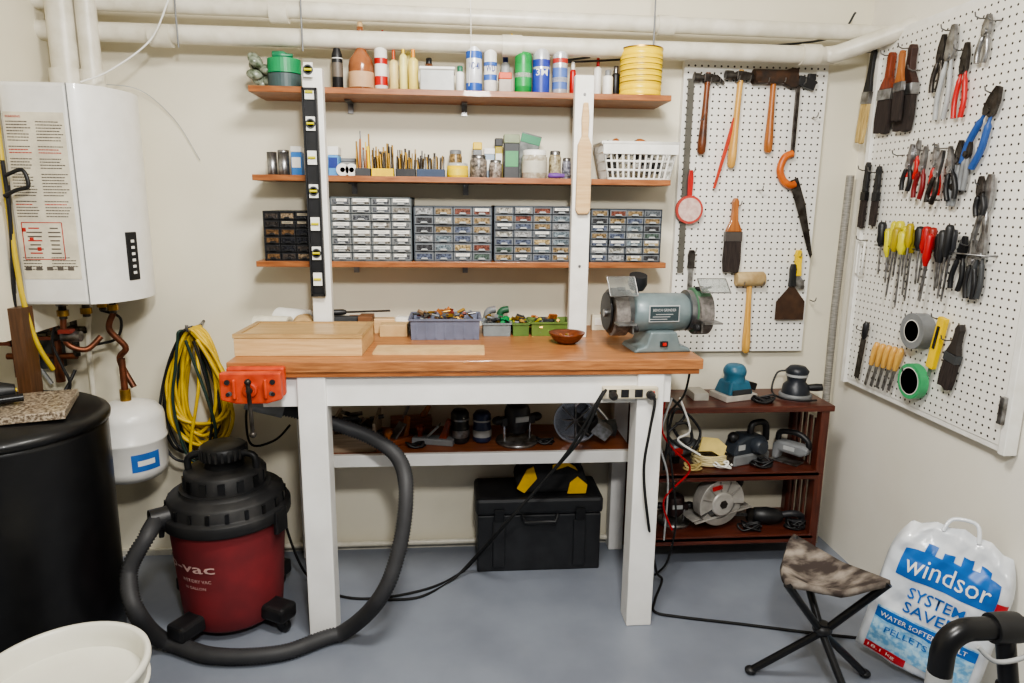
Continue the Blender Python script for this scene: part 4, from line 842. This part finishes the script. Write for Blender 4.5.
g=G(); g.tube(catmull([(.0,-.003,-.27),(-.03,-.003,-.285),(-.045,-.003,-.33),(-.03,-.003,-.37),(.0,-.003,-.39),(.02,-.003,-.385)],6),.014,mat((206,110,44),.4,0,(176,84,30)),seg=10); g.obj('handle',T)
g=G(); g.prism([(-.004,-.375),(.03,-.36),(.07,-.46),(.118,-.66),(.112,-.675),(.092,-.63),(.045,-.5)],-.004,-.002,DSTEEL); g.obj('blade',T)
T=Tn('hand_strainer','red-handled round strainer hanging on the board','strainer',BP(691,170),0)
g=G(); g.prism([(-.007,0),(.007,0),(.011,-.03),(.009,-.1),(-.009,-.1),(-.011,-.03)],-.008,0,REDG); g.obj('handle',T,bev=.002)
g=G(); g.ring((0,-.006,-.15),(0,1,0),.054,.044,.014,mat((190,70,60),.4)); g.obj('rim',T)
g=G(); g.cyl((0,-.0145,-.15),(0,-.010,-.15),.045,mat((222,196,186),.5,0,(200,164,154),sc=60),seg=32); g.obj('mesh_disc',T)
knife(BP(692,250),SC(250,290),.02,DSTEEL,STEEL,'small grey marking gauge hanging on a hook',name='caliper')
brush(BP(736,198),SC(198,272),.068,HAND,mat((90,84,80),.4,.4),BRIS,'wide paint brush with wood handle and black bristles',th=.02)
knife(BP(799,250),SC(250,290),.06,YEL,STEEL,'putty knife with yellow and black handle',hl=.65,tilt=-.04)
knife(BP(794,264),SC(264,320),.12,BLACK,mat((84,60,44),.5,.3,(56,40,32)),'wide rusty brown scraper blade',hl=.4)
T=thing('steel_ruler','long dark steel straightedge along the board edge','ruler',tuple(RY(680,272,-.045)))
H2=RY(680,78,-.045).z-RY(680,272,-.045).z
g=G(); g.box((0,0,H2/2),(.024,.002,H2),mat((120,118,112),.35,.7)); 
for k in range(30): g.box((-.009,-.0013,H2*(k+.5)/30),(.008,.0005,.0015),BLACK)
g.obj('blade',T)
# ================================================================ RIGHT WALL PEGBOARD
XB=1.565
py0,py1,pz0,pz1=-.15,-.95,.765,2.04
TR=thing('pegboard','white perforated hardboard tool panel framed on the side wall','pegboard',(XB,(py0+py1)/2,pz0),rz=-math.pi/2)
W=abs(py1-py0);H=pz1-pz0
g=G(); g.box((0,.003,H/2),(W,.006,H),PEG); g.obj('panel',TR)
g=G()
for s in (-1,1): g.box((s*(W/2+.012),.008,H/2),(.024,.04,H+.04),WHITE)
for z in (-.01,H+.01): g.box((0,.008+.01,z),(W,.03,.02),WHITE)
g.obj('frame',TR,bev=.002)
g=G(); g.box((W/2+.004,-.02,.11),(.016,.014,.08),STEEL); g.obj('hinge',TR,bev=.002)
XT=XB-.02
def RP(u,v,dx=0): return RX(u,v,XT-dx)
def loc_r(u,v): p=RX(u,v,XB); return ((py0+py1)/2-p.y,p.z-pz0)
hookset(TR,[loc_r(*q) for q in ((874,52),(893,55),(911,48),(921,70),(955,30),(968,50),(990,18),(1000,92),(905,155),(930,150),(948,148),(870,170),(880,172),(990,185),(905,120),(940,200),(955,340),(868,330),(918,318),(915,372),(945,318),(868,240),(1003,20),(975,245))])
q=-math.pi/2
def LR(u,v0,v1): 
    a=RX(u,v0,XT); b=RX(u,v1,XT); return abs(a.z-b.z)
brush(RP(875,48),LR(870,48,140),.05,BLACK,STEEL,BRISY,'paint brush with pale bristles and black handle',q,math.radians(6))
brush(RP(893,52),LR(890,52,131),.08,HANDR,STEEL,BRIS,'wide paint brush with black bristles and brown handle',q,math.radians(3),.022)
brush(RP(914,44),LR(908,44,128),.085,mat((60,36,30),.4),STEEL,BRIS,'large paint brush with black bristles, dark brown handle',q,math.radians(2),.024)
brush(RP(903,50,.03),LR(900,50,118),.045,HAND,STEEL,BRIS,'small paint brush hanging in front of the wide ones',q,math.radians(-2),.014)
pliers(RP(955,24),LR(950,24,116),STEEL,LGREY,'long grey-handled tongue-and-groove pliers',q,.06,.024,.33,.018)
pliers(RP(968,42),LR(968,42,116),DSTEEL,REDG,'aviation snips with red grips',q,.02,.02,.35,.014)
pliers(RP(945,34),LR(945,34,90),DSTEEL,DSTEEL,'dark steel tin snips beside the long pliers',q,.1,.018,.4,.014)
pliers(RP(1000,86),LR(990,86,168),DSTEEL,mat((44,84,150),.45),'large blue-gripped adjustable pliers hanging at a slant',q,math.radians(22),.03,.3,.022,gr=.01)
pliers(RP(990,14),LR(985,14,60),STEEL,STEEL,'small bare steel pliers hanging near the top',q,.1,.018,.35,.014)
for (u,v0,v1,gm,lb) in ((913,144,190,BLACK,'small black-gripped cutters on the side board'),(920,140,178,REDG,'small pliers with red grips'),(927,146,198,mat((120,20,24),.4),'long-nose pliers with dark red grips'),(937,144,196,REDG,'diagonal cutters with red grips'),(944,150,204,DSTEEL,'bare steel slip-joint pliers'),(951,146,200,BLACK,'long-nose pliers with black grips')):
    pliers(RP(u,v0,R.uniform(0,.02)),LR(u,v0,v1),STEEL,gm,lb,q,R.uniform(-.25,.3),R.uniform(.014,.022),R.uniform(.35,.45),.01)
for (u,v0,v1,lb) in ((962,140,206,'grey adjustable wrench hanging on a hook'),(955,178,206,'small steel spring clamp on a hook'),(970,138,190,'worn steel pipe wrench on a hook')):
    pliers(RP(u,v0),LR(u,v0,v1),DSTEEL,GREY,lb,q,.05,.01,.3,.014,name='wrench')
pliers(RP(992,174),LR(990,174,256),STEEL,STEEL,'steel locking pliers hanging from a hook',q,.08,.02,.4,.018)
pliers(RP(982,176,.01),LR(985,176,216),DSTEEL,BLACK,'small black-gripped pliers beside the locking pliers',q,-.1,.016,.4,.012)
for u,v0,v1 in ((869,162,228),(880,166,226)):
    brush(RP(u,v0),LR(u,v0,v1),.032,BLACK,BLKM,BRIS,'narrow black brush hanging on the side board',q,.03)
a=RX(878,245,XB-.03); b=RX(985,232+28,XB-.03)
T=thing('screwdriver_rack','thin steel rack bar holding a row of screwdrivers','tool rack',(XB,(a.y+b.y)/2,a.z),rz=q)
g=G(); g.tube([(-.27,0,0),(-.27,-.035,0),(.27,-.035,0),(.27,0,0)],.003,STEEL); g.obj('bar',T)
OY=mat((170,150,30),.4)
cols=[BLACK,YELG,YELG,YELG,YELG,OY,BLACK,RED,mat((150,40,28),.4),BLACK,BLACK,mat((70,70,74),.4),OY,BLACK,YELG,RED,BLACK,OY]
us=[883,889,895,901,907,914,921,928,934,940,947,955,898,944,904,931,951,911]
for i,u in enumerate(us):
    vt=222+R.uniform(-4,8)+(u-883)*.09; P=RX(u,vt,XB-.032-(.024 if i>=12 else 0))
    c_=cols[i]; lb='screwdriver with '+('clear yellow' if c_ in (YELG,OY) else 'red' if i in (7,8,15) else 'black')+' handle in the rack'
    sdriver(P,LR(u,vt,vt+R.uniform(50,80)),c_,lb,q,R.uniform(-.1,.1),R.uniform(.011,.017),'screwdrivers in the rack',hl=R.uniform(.075,.105))
pliers(RP(966,236),LR(966,236,292),BLACK,BLACK,'black pliers hanging below the rack',q,.12,.022,.35,.014)
pliers(RP(975,240),LR(975,240,300),STEEL,BLACK,'crimping pliers with black grips below the rack',q,-.05,.018,.35,.014)
pliers(RP(985,232),LR(985,232,300),STEEL,DGREY,'grey-handled wire strippers hanging below the rack',q,.05,.02,.35,.014)
T=Tn('flat_file','black flat file hanging on the side board','file',RP(867,322),q,.12)
L_=LR(865,322,382); g=G(); g.box((0,0,-L_*.65),(.026,.005,L_*.7),DSTEEL); g.obj('file_blade',T); g=G(); g.lathe([(.006,0),(.012,-.01),(.011,-L_*.25),(.006,-L_*.3)],BLACK); g.obj('handle',T)
for i,u in enumerate((878,884,890,896,902)):
    P=RP(u,342+i*1.5); T=Tn('wood_chisel','pale wooden-handled chisel hanging in a row','chisel',P,q,math.radians(15),'wooden-handled chisels')
    L_=LR(u,342,392); g=G(); g.lathe([(0,0),(.009,-.004),(.013,-.03),(.01,-L_*.45),(.008,-L_*.52)],HANDY,seg=12); g.obj('handle',T); g=G(); g.box((0,0,-L_*.75),(.014,.003,L_*.5),STEEL); g.obj('blade',T)
for (u,v,m1,lb,r_,ri) in ((918,331,GREY,'grey roll of duct tape on a hook',.06,.038),(913,381,mat((70,170,110),.4),'bright green roll of tape on a hook',.06,.047)):
    T=Tn('tape_roll',lb,'tape',RX(u,v,XB-.028),q); g=G(); g.ring((0,0,0),(0,1,0),r_,ri,.045 if ri<.04 else .028,m1,seg=40); g.obj('tape',T); g=G(); g.ring((0,0,0),(0,1,0),ri,ri-.003,.046 if ri<.04 else .029,PAPER,seg=40); g.obj('core',T)
T=Tn('utility_knife','yellow snap-off utility knife hanging beside the tape','knife',RP(945,315),q,math.radians(10))
L_=LR(940,315,376); g=G(); g.box((0,0,-L_*.5),(.032,.018,L_*.9),YEL); g.box((0,-.01,-L_*.4),(.012,.004,L_*.4),BLACK); g.obj('handle',T,bev=.004); g=G(); g.box((0,0,-L_),(.016,.002,.04),STEEL); g.obj('blade',T)
brush(RP(962,325),LR(955,325,394),.055,mat((50,44,40),.5),DGREY,BRIS,'dark wire brush hanging on the side board',q,math.radians(10),.02)
T=Tn('wire_hanger','small bent white wire bracket on the side board','hook',RP(862,242),q); g=G(); g.tube([(-.02,0,0),(.02,0,0),(.02,0,-.12),(-.02,0,-.12),(-.02,0,0)],.004,WHITE); g.obj('wire',T)
T=thing('weather_strip','grey ribbed plastic strip leaning in the wall corner','strip',(1.55,-.045,0))
g=G(); g.tube([(0.0,-.02,.0),(0.0,.0,.5),(.0,.01,1.0),(.01,.015,1.56)],.015,mat((160,156,148),.5,0,(120,118,112),sc=30,st=(1,1,8)),seg=10); g.obj('strip_body',T)
# ================================================================ SHOP VAC
vx,vy=-.785,-.455
TV=thing('shop_vacuum','red and black wet-dry shop vacuum with ribbed hose','vacuum cleaner',(vx,vy,0)); T=TV
g=G(); g.lathe([(0,.03),(.15,.03),(.162,.045),(.167,.10),(.184,.36),(.19,.385),(.19,.40),(0,.40)],mat((134,46,50),.65,0,(110,40,44),sc=7,det=8),seg=48); g.obj('tank',T,label='faded dusty red plastic tank')
DUST=mat((24,24,26),.6,0,(66,64,62),sc=9,lo=.45,hi=.85,det=9)
g=G(); g.lathe([(.193,.388),(.204,.39),(.206,.395),(.206,.425),(.203,.43),(.19,.432),(.188,.436),(.186,.468),(.18,.476),(.15,.484),(.145,.488),(.145,.5)],DUST,seg=56)
g.lathe([(.13,.495),(.128,.552),(.122,.558),(.09,.564),(0,.566)],DUST,seg=48)
for k in range(20):
    a=k*math.pi/10; g.box((.1885*math.cos(a),.1885*math.sin(a),.45),(.006,.012,.03),BLKM,rot=(0,0,a))
g.obj('motor_head',T,label='scuffed black stepped motor head')
g=G(); g.lathe([(.065,.56),(.06,.585),(.074,.592),(.074,.632),(.066,.638),(0,.64)],BLACK,seg=40)
for k in range(24):
    a=k*math.pi/12; g.box((.075*math.cos(a),.075*math.sin(a),.612),(.005,.008,.034),DUST,rot=(0,0,a))
for k in range(14):
    a=k*math.pi/7; g.box((.1295*math.cos(a),.1295*math.sin(a),.527),(.006,.022,.036),BLKM,rot=(0,0,a))
g.obj('vent_cap',T,label='ribbed black vent cap')
g=G(); g.tube(catmull([(-.11,-.02,.55),(-.1,-.02,.605),(0,-.02,.615),(.1,-.02,.605),(.11,-.02,.55)],6),.012,BLACK); g.obj('carry_handle',T)
for a in (math.radians(200),math.radians(-20)):
    g=G(); g.box((.205*math.cos(a),.205*math.sin(a),.39),(.016,.06,.08),BLACK,rot=(0,0,a)); g.obj('latch',T,bev=.004)
for a in (45,135,225,315):
    a=math.radians(a+16); c=math.cos(a); s=math.sin(a)
    g=G(); g.box((.19*c,.19*s,.075),(.12,.075,.055),BLACK,rot=(0,0,a)); g.cyl((.22*c,.22*s,.035),(.22*c,.22*s,.07),.009,STEEL); g.obj('caster_arm',T,bev=.012)
    g=G(); g.lathe([(.014,-.011),(.024,-.009),(.025,0),(.024,.009),(.014,.011)],BLKM,(.22*c,.22*s,.025),(-s,c,0)); g.obj('wheel',T)
g=G(); ap=math.radians(215); pc=Vector((.2*math.cos(ap),.2*math.sin(ap),.43))
g.cyl(Vector((.14*math.cos(ap),.14*math.sin(ap),.43)),pc+Vector((math.cos(ap)*.04,math.sin(ap)*.04,0)),.036,BLACK); g.obj('hose_port',T)
a0=math.radians(-118)
rad=lambda z:.1672+(z-.10)*(.0172/.26)+.0018
fn=lambda x,z:Vector((rad(z)*math.cos(a0+x/.18),rad(z)*math.sin(a0+x/.18),z))
DT=mat((206,170,164),.5)
text('Shop-vac',-.235,.25,.33,.045,0,DT,T,fn=fn)
text('WET/DRY VAC',-.03,.225,.11,.012,0,DT,T,fn=fn)
text('16 GALLON',-.02,.2,.08,.010,0,DT,T,fn=fn)
hp=[Vector((vx,vy,0))+pc+Vector((math.cos(ap)*.02,math.sin(ap)*.02,0)), RY(147,536,-.66), RY(129,572,-.70), RY(136,612,-.76), RZ(165,642,.035), RZ(215,656,.03), RZ(280,653,.03), RZ(340,634,.03),
    RY(380,598,-.70), RY(400,545,-.66), RY(406,490,-.60), RY(398,458,-.52), RY(372,438,-.47), RY(335,424,-.46), RY(300,412,-.47), RY(274,407,-.49)]
fine=catmull(hp,16)
res=[fine[0]]; step=.005; acc=0
for i in range(1,len(fine)):
    seg=(fine[i]-fine[i-1]); d=seg.length
    while acc+d>=step:
        tt=(step-acc)/d; fine[i-1]=fine[i-1]+seg*tt; res.append(fine[i-1].copy()); seg=fine[i]-fine[i-1]; d=seg.length; acc=0
    acc+=d
O=Vector((vx,vy,0))
res=[q_-O for q_ in res]
for q_ in res: q_.z=max(q_.z,.0285)
g=G(); g.tube(res,[.0265 if i%2 else .0215 for i in range(len(res))],mat((58,58,60),.6),seg=14); g.obj('hose',T,label='dark grey ribbed suction hose')
g=G(); e=hp[-1]-O; e0=hp[-2]-O; dd=(e-e0).normalized(); g.cyl(e-dd*.03,e+dd*.09,.031,mat((120,122,124),.5),r2=.026); g.obj('nozzle',T,label='grey plastic nozzle')
# ================================================================ FLOOR CORDS (each belongs to the tool it powers)
C.view_layer.update()
def cord(pts,parent,label=None,r=.0048,mt=RUB,name='power_cord'): 
    g=G(); M=parent.matrix_world.inverted(); g.tube([M@v for v in catmull(pts,10)],r,mt); o=g.obj(name,parent,label=label)
cord([RY(606,390,-.64),RY(600,400,-.66),RY(580,440,-.6),RY(545,480,-.5),RY(510,520,-.45),RZ(482,552,.12),RZ(462,572,.006),RZ(430,588,.006),RZ(380,598,.006),RZ(340,596,.006),RZ(312,580,.006),RY(298,560,-.3),RY(284,520,-.3),RY(275,480,-.33)],TV)
cord([RY(604,391,-.645),RY(596,404,-.65),RY(572,446,-.58),RY(540,486,-.5),RY(505,524,-.44),RZ(476,556,.1),RZ(452,580,.006),RZ(420,597,.006),RZ(385,600,.006)],TPS)
cord([RY(650,392,-.645),RY(655,402,-.66),RY(650,430,-.66),RY(644,470,-.65),RY(648,520,-.64),RZ(656,570,.1),RZ(662,580,.006),RZ(655,600,.006),RZ(655,612,.006),RZ(680,617,.006),RZ(740,624,.006),RZ(820,634,.006),RZ(880,640,.006)],TPS)
cord([RY(690,372,-.5),RY(684,395,-.45),RY(668,420,-.4),RY(672,470,-.4),RY(676,520,-.38),RY(668,560,-.35),RZ(655,575,.006)],TGR,None,.004)
for pts,r,mt,nm,lb in (
 ([RY(665,400,-.4),RY(662,430,-.4),RY(674,450,-.38),RY(690,470,-.35),RY(664,500,-.33),RY(672,530,-.33)],.004,RED,'red_cable','red cable tangle hanging at the bench end'),
 ([RY(680,398,-.42),RY(690,430,-.4),RY(678,440,-.4),RY(700,455,-.38)],.004,WHITE,'white_cable','white cable hanging at the bench end'),
 ([RY(668,395,-.35),RY(685,415,-.33),RY(668,435,-.35),RY(690,450,-.32),RY(700,430,-.3),RY(675,410,-.3),RY(664,470,-.3)],.005,BLACK,'black_cable','tangled black cable hanging at the bench end'),
 ([RY(672,398,-.38),RY(660,440,-.36),RY(668,480,-.34),RY(664,540,-.3)],.004,LGREY,'grey_cable','grey cable dropping behind the bench leg'),
 ([RY(674,430,-.36),RY(684,444,-.34),RY(692,440,-.34),RY(688,424,-.34),RY(676,424,-.34)],.006,BLACK,'black_cable','short black cable loop at the bench end'),
 ([RY(250,385,-.1),RY(246,420,-.1),RY(252,445,-.08),RY(275,440,-.06),RY(290,425,-.05)],.0045,RUB,'black_cable','black cable behind the bench end')):
    g=G(); g.tube(catmull(pts,8),r,mt); tag(g.obj(nm),lb,'cable')
g=G(); g.tube([(-1.05,-.03,.035),(.68,-.03,.035)],.012,PV); tag(g.obj('floor_pipe'),'thin white pipe running along the wall base','pipe')
# ================================================================ BLACK DRUM + things
dx,dy=-1.39,-.60
T=thing('black_drum','tall black plastic drum with a rounded lid','drum',(dx,dy,0))
BD=mat((14,14,16),.4,0,(20,20,22),coat=.08)
g=G(); g.lathe([(0,0),(.26,0),(.275,.02),(.282,.1),(.288,.74),(.288,.765),(0,.765)],BD,seg=56); g.obj('barrel',T)
g=G(); g.lathe([(.289,.755),(.295,.757),(.297,.772),(.292,.782),(.27,.795),(.15,.803),(0,.805)],BD,seg=56); g.obj('lid',T)
T=thing('stone_slab','speckled granite tile offcut lying on the drum lid','tile',(-1.35,-.62,.805),rz=.35)
g=G(); g.box((0,0,.012),(.34,.27,.024),mat((186,172,152),.3,0,(100,86,72),sc=140,lo=.42,hi=.58)); g.obj('slab',T,bev=.002)
T=thing('pipe_tool','black power tool with black grips resting on the slab','tool',(-1.41,-.62,.83),rz=.5)
g=G(); g.lathe([(.02,0),(.034,.03),(.032,.12),(.02,.16)],BLACK,(-.08,0,.034),(1,0,0)); g.box((.02,.03,.02),(.1,.03,.03),BLACK); g.box((-.04,-.02,.06),(.1,.05,.03),BLACK,rot=(0,.3,.3)); g.obj('tool_body',T,bev=.004)
g=G(); g.cyl((.0,-.05,.02),(.1,-.04,.02),.012,BLKM); g.obj('grip',T)
g=G(); g.cyl((-.04,.06,.02),(.08,.07,.02),.006,YEL); g.obj('grip',T,label='yellow grip')
T=thing('plastic_bucket','large white round plastic tub with rolled rim','bucket',(-.93,-1.21,0))
g=G(); WB=mat((228,226,214),.35,0,(216,213,200),sc=4); g.lathe([(0,0),(.15,0),(.155,.006),(.179,.335),(.188,.34),(.19,.35),(.188,.36),(.18,.362),(.174,.355),(.17,.33),(.148,.012),(0,.01)],WB,seg=56); g.lathe([(.177,.29),(.184,.292),(.184,.298),(.177,.3)],WB,seg=56); g.obj('tub',T)
# ================================================================ CAMP STOOL
sx,sy=1.085,-.95
T=thing('camp_stool','folding tripod stool with camouflage fabric seat and black legs','stool',(sx,sy,0),rz=0)
CAMO=mat((142,132,122),.9,0,(56,47,43),sc=13,lo=.34,hi=.58,st=(1,2.0,1),det=12,bump=.15)
tips=[Vector((-.155,-.04,.385)),Vector((.15,-.08,.40)),Vector((-.03,.17,.43))]
g=G(); n=14; vs=[];idx={}
cen=(tips[0]+tips[1]+tips[2])/3
for i in range(n+1):
    for j in range(n+1-i):
        a=i/n;b=j/n;c=1-a-b
        p=tips[0]*a+tips[1]*b+tips[2]*c
        sag=27*a*b*c; p=Vector((p.x,p.y,p.z-.06*sag))
        k=max(a,b,c)
        if k>.85: p=p.lerp(cen,(k-.85)*.4)
        d_=(p-cen); d_.z=0; m_=min(a,b,c); p+=d_*(.25*(1-m_*3)*(1-k)*1.2)
        e_=max(0,1-m_*12)*(1-k)*1.5; p.z-=.03*e_
        p.z+=.004*math.sin(40*p.x+30*p.y)
        idx[(i,j)]=len(vs); vs.append(p)
fs=[]
for i in range(n):
    for j in range(n-i):
        fs.append((idx[(i,j)],idx[(i+1,j)],idx[(i,j+1)]))
        if i+j<n-1: fs.append((idx[(i+1,j)],idx[(i+1,j+1)],idx[(i,j+1)]))
g.add(vs,fs,CAMO,sm=True); o=g.obj('seat',T,label='camouflage fabric seat')
s_=o.modifiers.new('s','SOLIDIFY'); s_.thickness=.018
for t in tips:
    f=Vector((-(t.x)*1.15,-(t.y)*.95,.01))
    g=G(); a=t.lerp(Vector((0,0,t.z)),.08); a.z-=.012; g.tube([a,Vector((t.x*.06,t.y*.06,.2)),f],.0115,BLKM,seg=10); g.obj('leg',T)
    g=G(); g.ell((f.x,f.y,.012),(.018,.018,.012),BLACK); g.obj('rubber_foot',T)
g=G(); g.ell((0,0,.2),(.028,.028,.02),BLACK); g.cyl((0,0,.185),(0,0,.22),.018,BLKM); g.obj('hub',T)
# ================================================================ SALT BAG
T=thing('salt_bag','white plastic water-softener salt bag with blue print leaning on the wall','bag',(1.41,-.92,.02),rz=math.radians(-46),tilt=math.radians(9))
BW,BH,BT_=.335,.475,.07
def tri(x): return abs((x%1)-.5)*2
def crease(x,z):
    return .003*math.sin(14*x+9*z)+.006*tri(7*x+4.2*z+.2)+.006*tri(5.5*z-6.3*x+.7)+.004*tri(13*z+3*x)+.003*tri(17*x-9*z)
def bagf(x,z,front=1,off=0):
    u=x/(BW/2); v=z/BH
    t=max(0,(1-abs(u)**6))*max(0,(1-abs(2*v-1)**10)); top=max(0,(v-.7)/.3)
    y=-front*(BT_/2*t**.5*(1-.8*top)+crease(x,z)*min(1,t*3)*(1+1.2*top)+off)
    zz=z*(1-.01*abs(u)**2)+(.004*math.sin(12*x+1)-.03*max(0,abs(u)-.35)*top+.012*tri(11*x)*top)*v
    xx=x*(1-.02*math.sin(v*math.pi)-.22*top*top)
    return Vector((xx,y+.05*(v**2),zz))
g=G(); nx,nz=64,76
BAG=mat((226,229,233),.22,0,(206,211,218),sc=12,bump=.3,coat=.3)
for fr in (1,-1):
    vs=[bagf(-BW/2+BW*i/nx,BH*j/nz,fr) for j in range(nz+1) for i in range(nx+1)]
    g.add(vs,[(j*(nx+1)+i,j*(nx+1)+i+1,(j+1)*(nx+1)+i+1,(j+1)*(nx+1)+i) for j in range(nz) for i in range(nx)],BAG,sm=True)
g.obj('bag_body',T)
g=G(); g.tube(catmull([bagf(-.06,BH*.98),bagf(-.045,BH)+Vector((0,0,.03)),bagf(.03,BH)+Vector((0,0,.035)),bagf(.055,BH*.98)],6),.006,BAG); g.obj('handle',T,label='gathered plastic carry handle')
def patch(x0,x1,z0,z1,mt,name,sk=0,n=30,off=.002):
    g=G(); vs=[bagf(x0+(x1-x0)*i/n,z0+(z1-z0)*j/n+sk*(i/n),1,off) for j in range(n+1) for i in range(n+1)]
    g.add(vs,[(j*(n+1)+i,j*(n+1)+i+1,(j+1)*(n+1)+i+1,(j+1)*(n+1)+i) for j in range(n) for i in range(n)],mt,sm=True); g.obj(name,T)
PB=mat((28,104,186),.35); PR=mat((200,40,50),.35)
patch(-.125,.135,.305,.395,PB,'printed_panel')
for k in range(4): patch(-.075+k*.05,-.045+k*.05,.395,.42-(.008 if k%2 else 0),PB,'printed_battlement',0,6)
fb=lambda x,z:bagf(x,z,1,.0045)
text('windsor',-.108,.325,.225,.054,0,WHITE,T,fn=fb,off=0)
text('SYSTEM',-.075,.248,.15,.036,0,PB,T,fn=fb); text('SAVER II',-.075,.2,.18,.036,0,PB,T,fn=fb)
PBL=mat((176,212,232),.3,0,(110,170,212),sc=60,lo=.4,hi=.6)
patch(-.14,.14,.045,.185,PBL,'printed_pellet_art')
patch(-.14,.14,.145,.18,PB,'printed_panel',0,30,.003); patch(-.14,-.02,.022,.05,PR,'printed_panel',0,14,.0034)
patch(.135,.163,.27,.34,PR,'printed_panel',0,10,.0026)
fb2=lambda x,z:bagf(x,z,1,.0055)
text('WATER SOFTENER SALT',-.125,.155,.24,.015,0,WHITE,T,fn=fb2,off=0); text('PELLETS',-.1,.11,.12,.02,0,PB,T,fn=fb2,off=0)
text('18.1 kg',-.13,.03,.08,.014,0,WHITE,T,fn=fb2,off=0)
# ================================================================ BLACK TUBULAR STAND
px,pyy=1.015,-1.5
TS=thing('tubular_stand','black steel tube stand with a bent arm and clamp','stand',(px,pyy,0)); T=TS
zt=.575
g=G(); g.tube([(0,0,0),(0,0,zt-.055)]+[(.055-.055*math.cos(a*math.pi/12),0,zt-.055+.055*math.sin(a*math.pi/12)) for a in range(1,7)]+[(.13,0,zt),(.48,-.03,zt-.012)],.024,BLKM,seg=20); g.obj('frame_tube',T)
g=G(); g.lathe([(.031,-.03),(.032,-.02),(.032,.02),(.031,.03)],BLACK,(.13,0,zt),(1,0,0)); g.obj('coupling',T)
g=G(); g.cyl((.13,0,zt),(.145,-.02,zt-.13),.019,BLKM); g.lathe([(.0,0),(.025,.003),(.025,.035),(.014,.045)],BLACK,(.145,-.02,zt-.16),(0,0,1)); g.obj('clamp_knob',T)
g=G(); g.lathe([(.0246,.44),(.0246,.475)],LGREY); g.obj('collar',T)
g=G(); g.tube(catmull([(.05,-.03,zt-.02),(.09,-.04,zt-.05),(.17,-.035,zt-.035),(.22,-.02,zt+.027),(.27,-.02,zt+.02),(.3,-.035,zt-.05),(.36,-.04,zt-.06)],6),.005,LGREY); g.obj('cable',T,label='grey cable draped on the tube')
g=G(); g.box((0,0,.01),(.3,.3,.02),BLKM); g.obj('foot_plate',T,bev=.004)
# ================================================================ LIGHTS
def area(loc,target,size,power,colr,sy=None):
    l=D.lights.new('lamp','AREA'); l.energy=power; l.size=size; l.color=colr
    if sy: l.shape='RECTANGLE'; l.size_y=sy
    o=D.objects.new('area_light',l); COL.objects.link(o); o.location=loc
    o.rotation_euler=(Vector(target)-Vector(loc)).to_track_quat('-Z','Y').to_euler(); return o
area((.15,-1.5,2.45),(.1,-.6,.6),.5,46,(1,.97,.905),.35)  # main source just under the ceiling
area((.15,-2.75,2.2),(.1,0,1.15),.18,40,(1,.985,.955))  # unseen flash added above the camera as fill, not a ceiling lamp
w=D.worlds.new('w'); C.scene.world=w; w.use_nodes=True; w.node_tree.nodes['Background'].inputs[0].default_value=(.92,.95,1,1); w.node_tree.nodes['Background'].inputs[1].default_value=.16
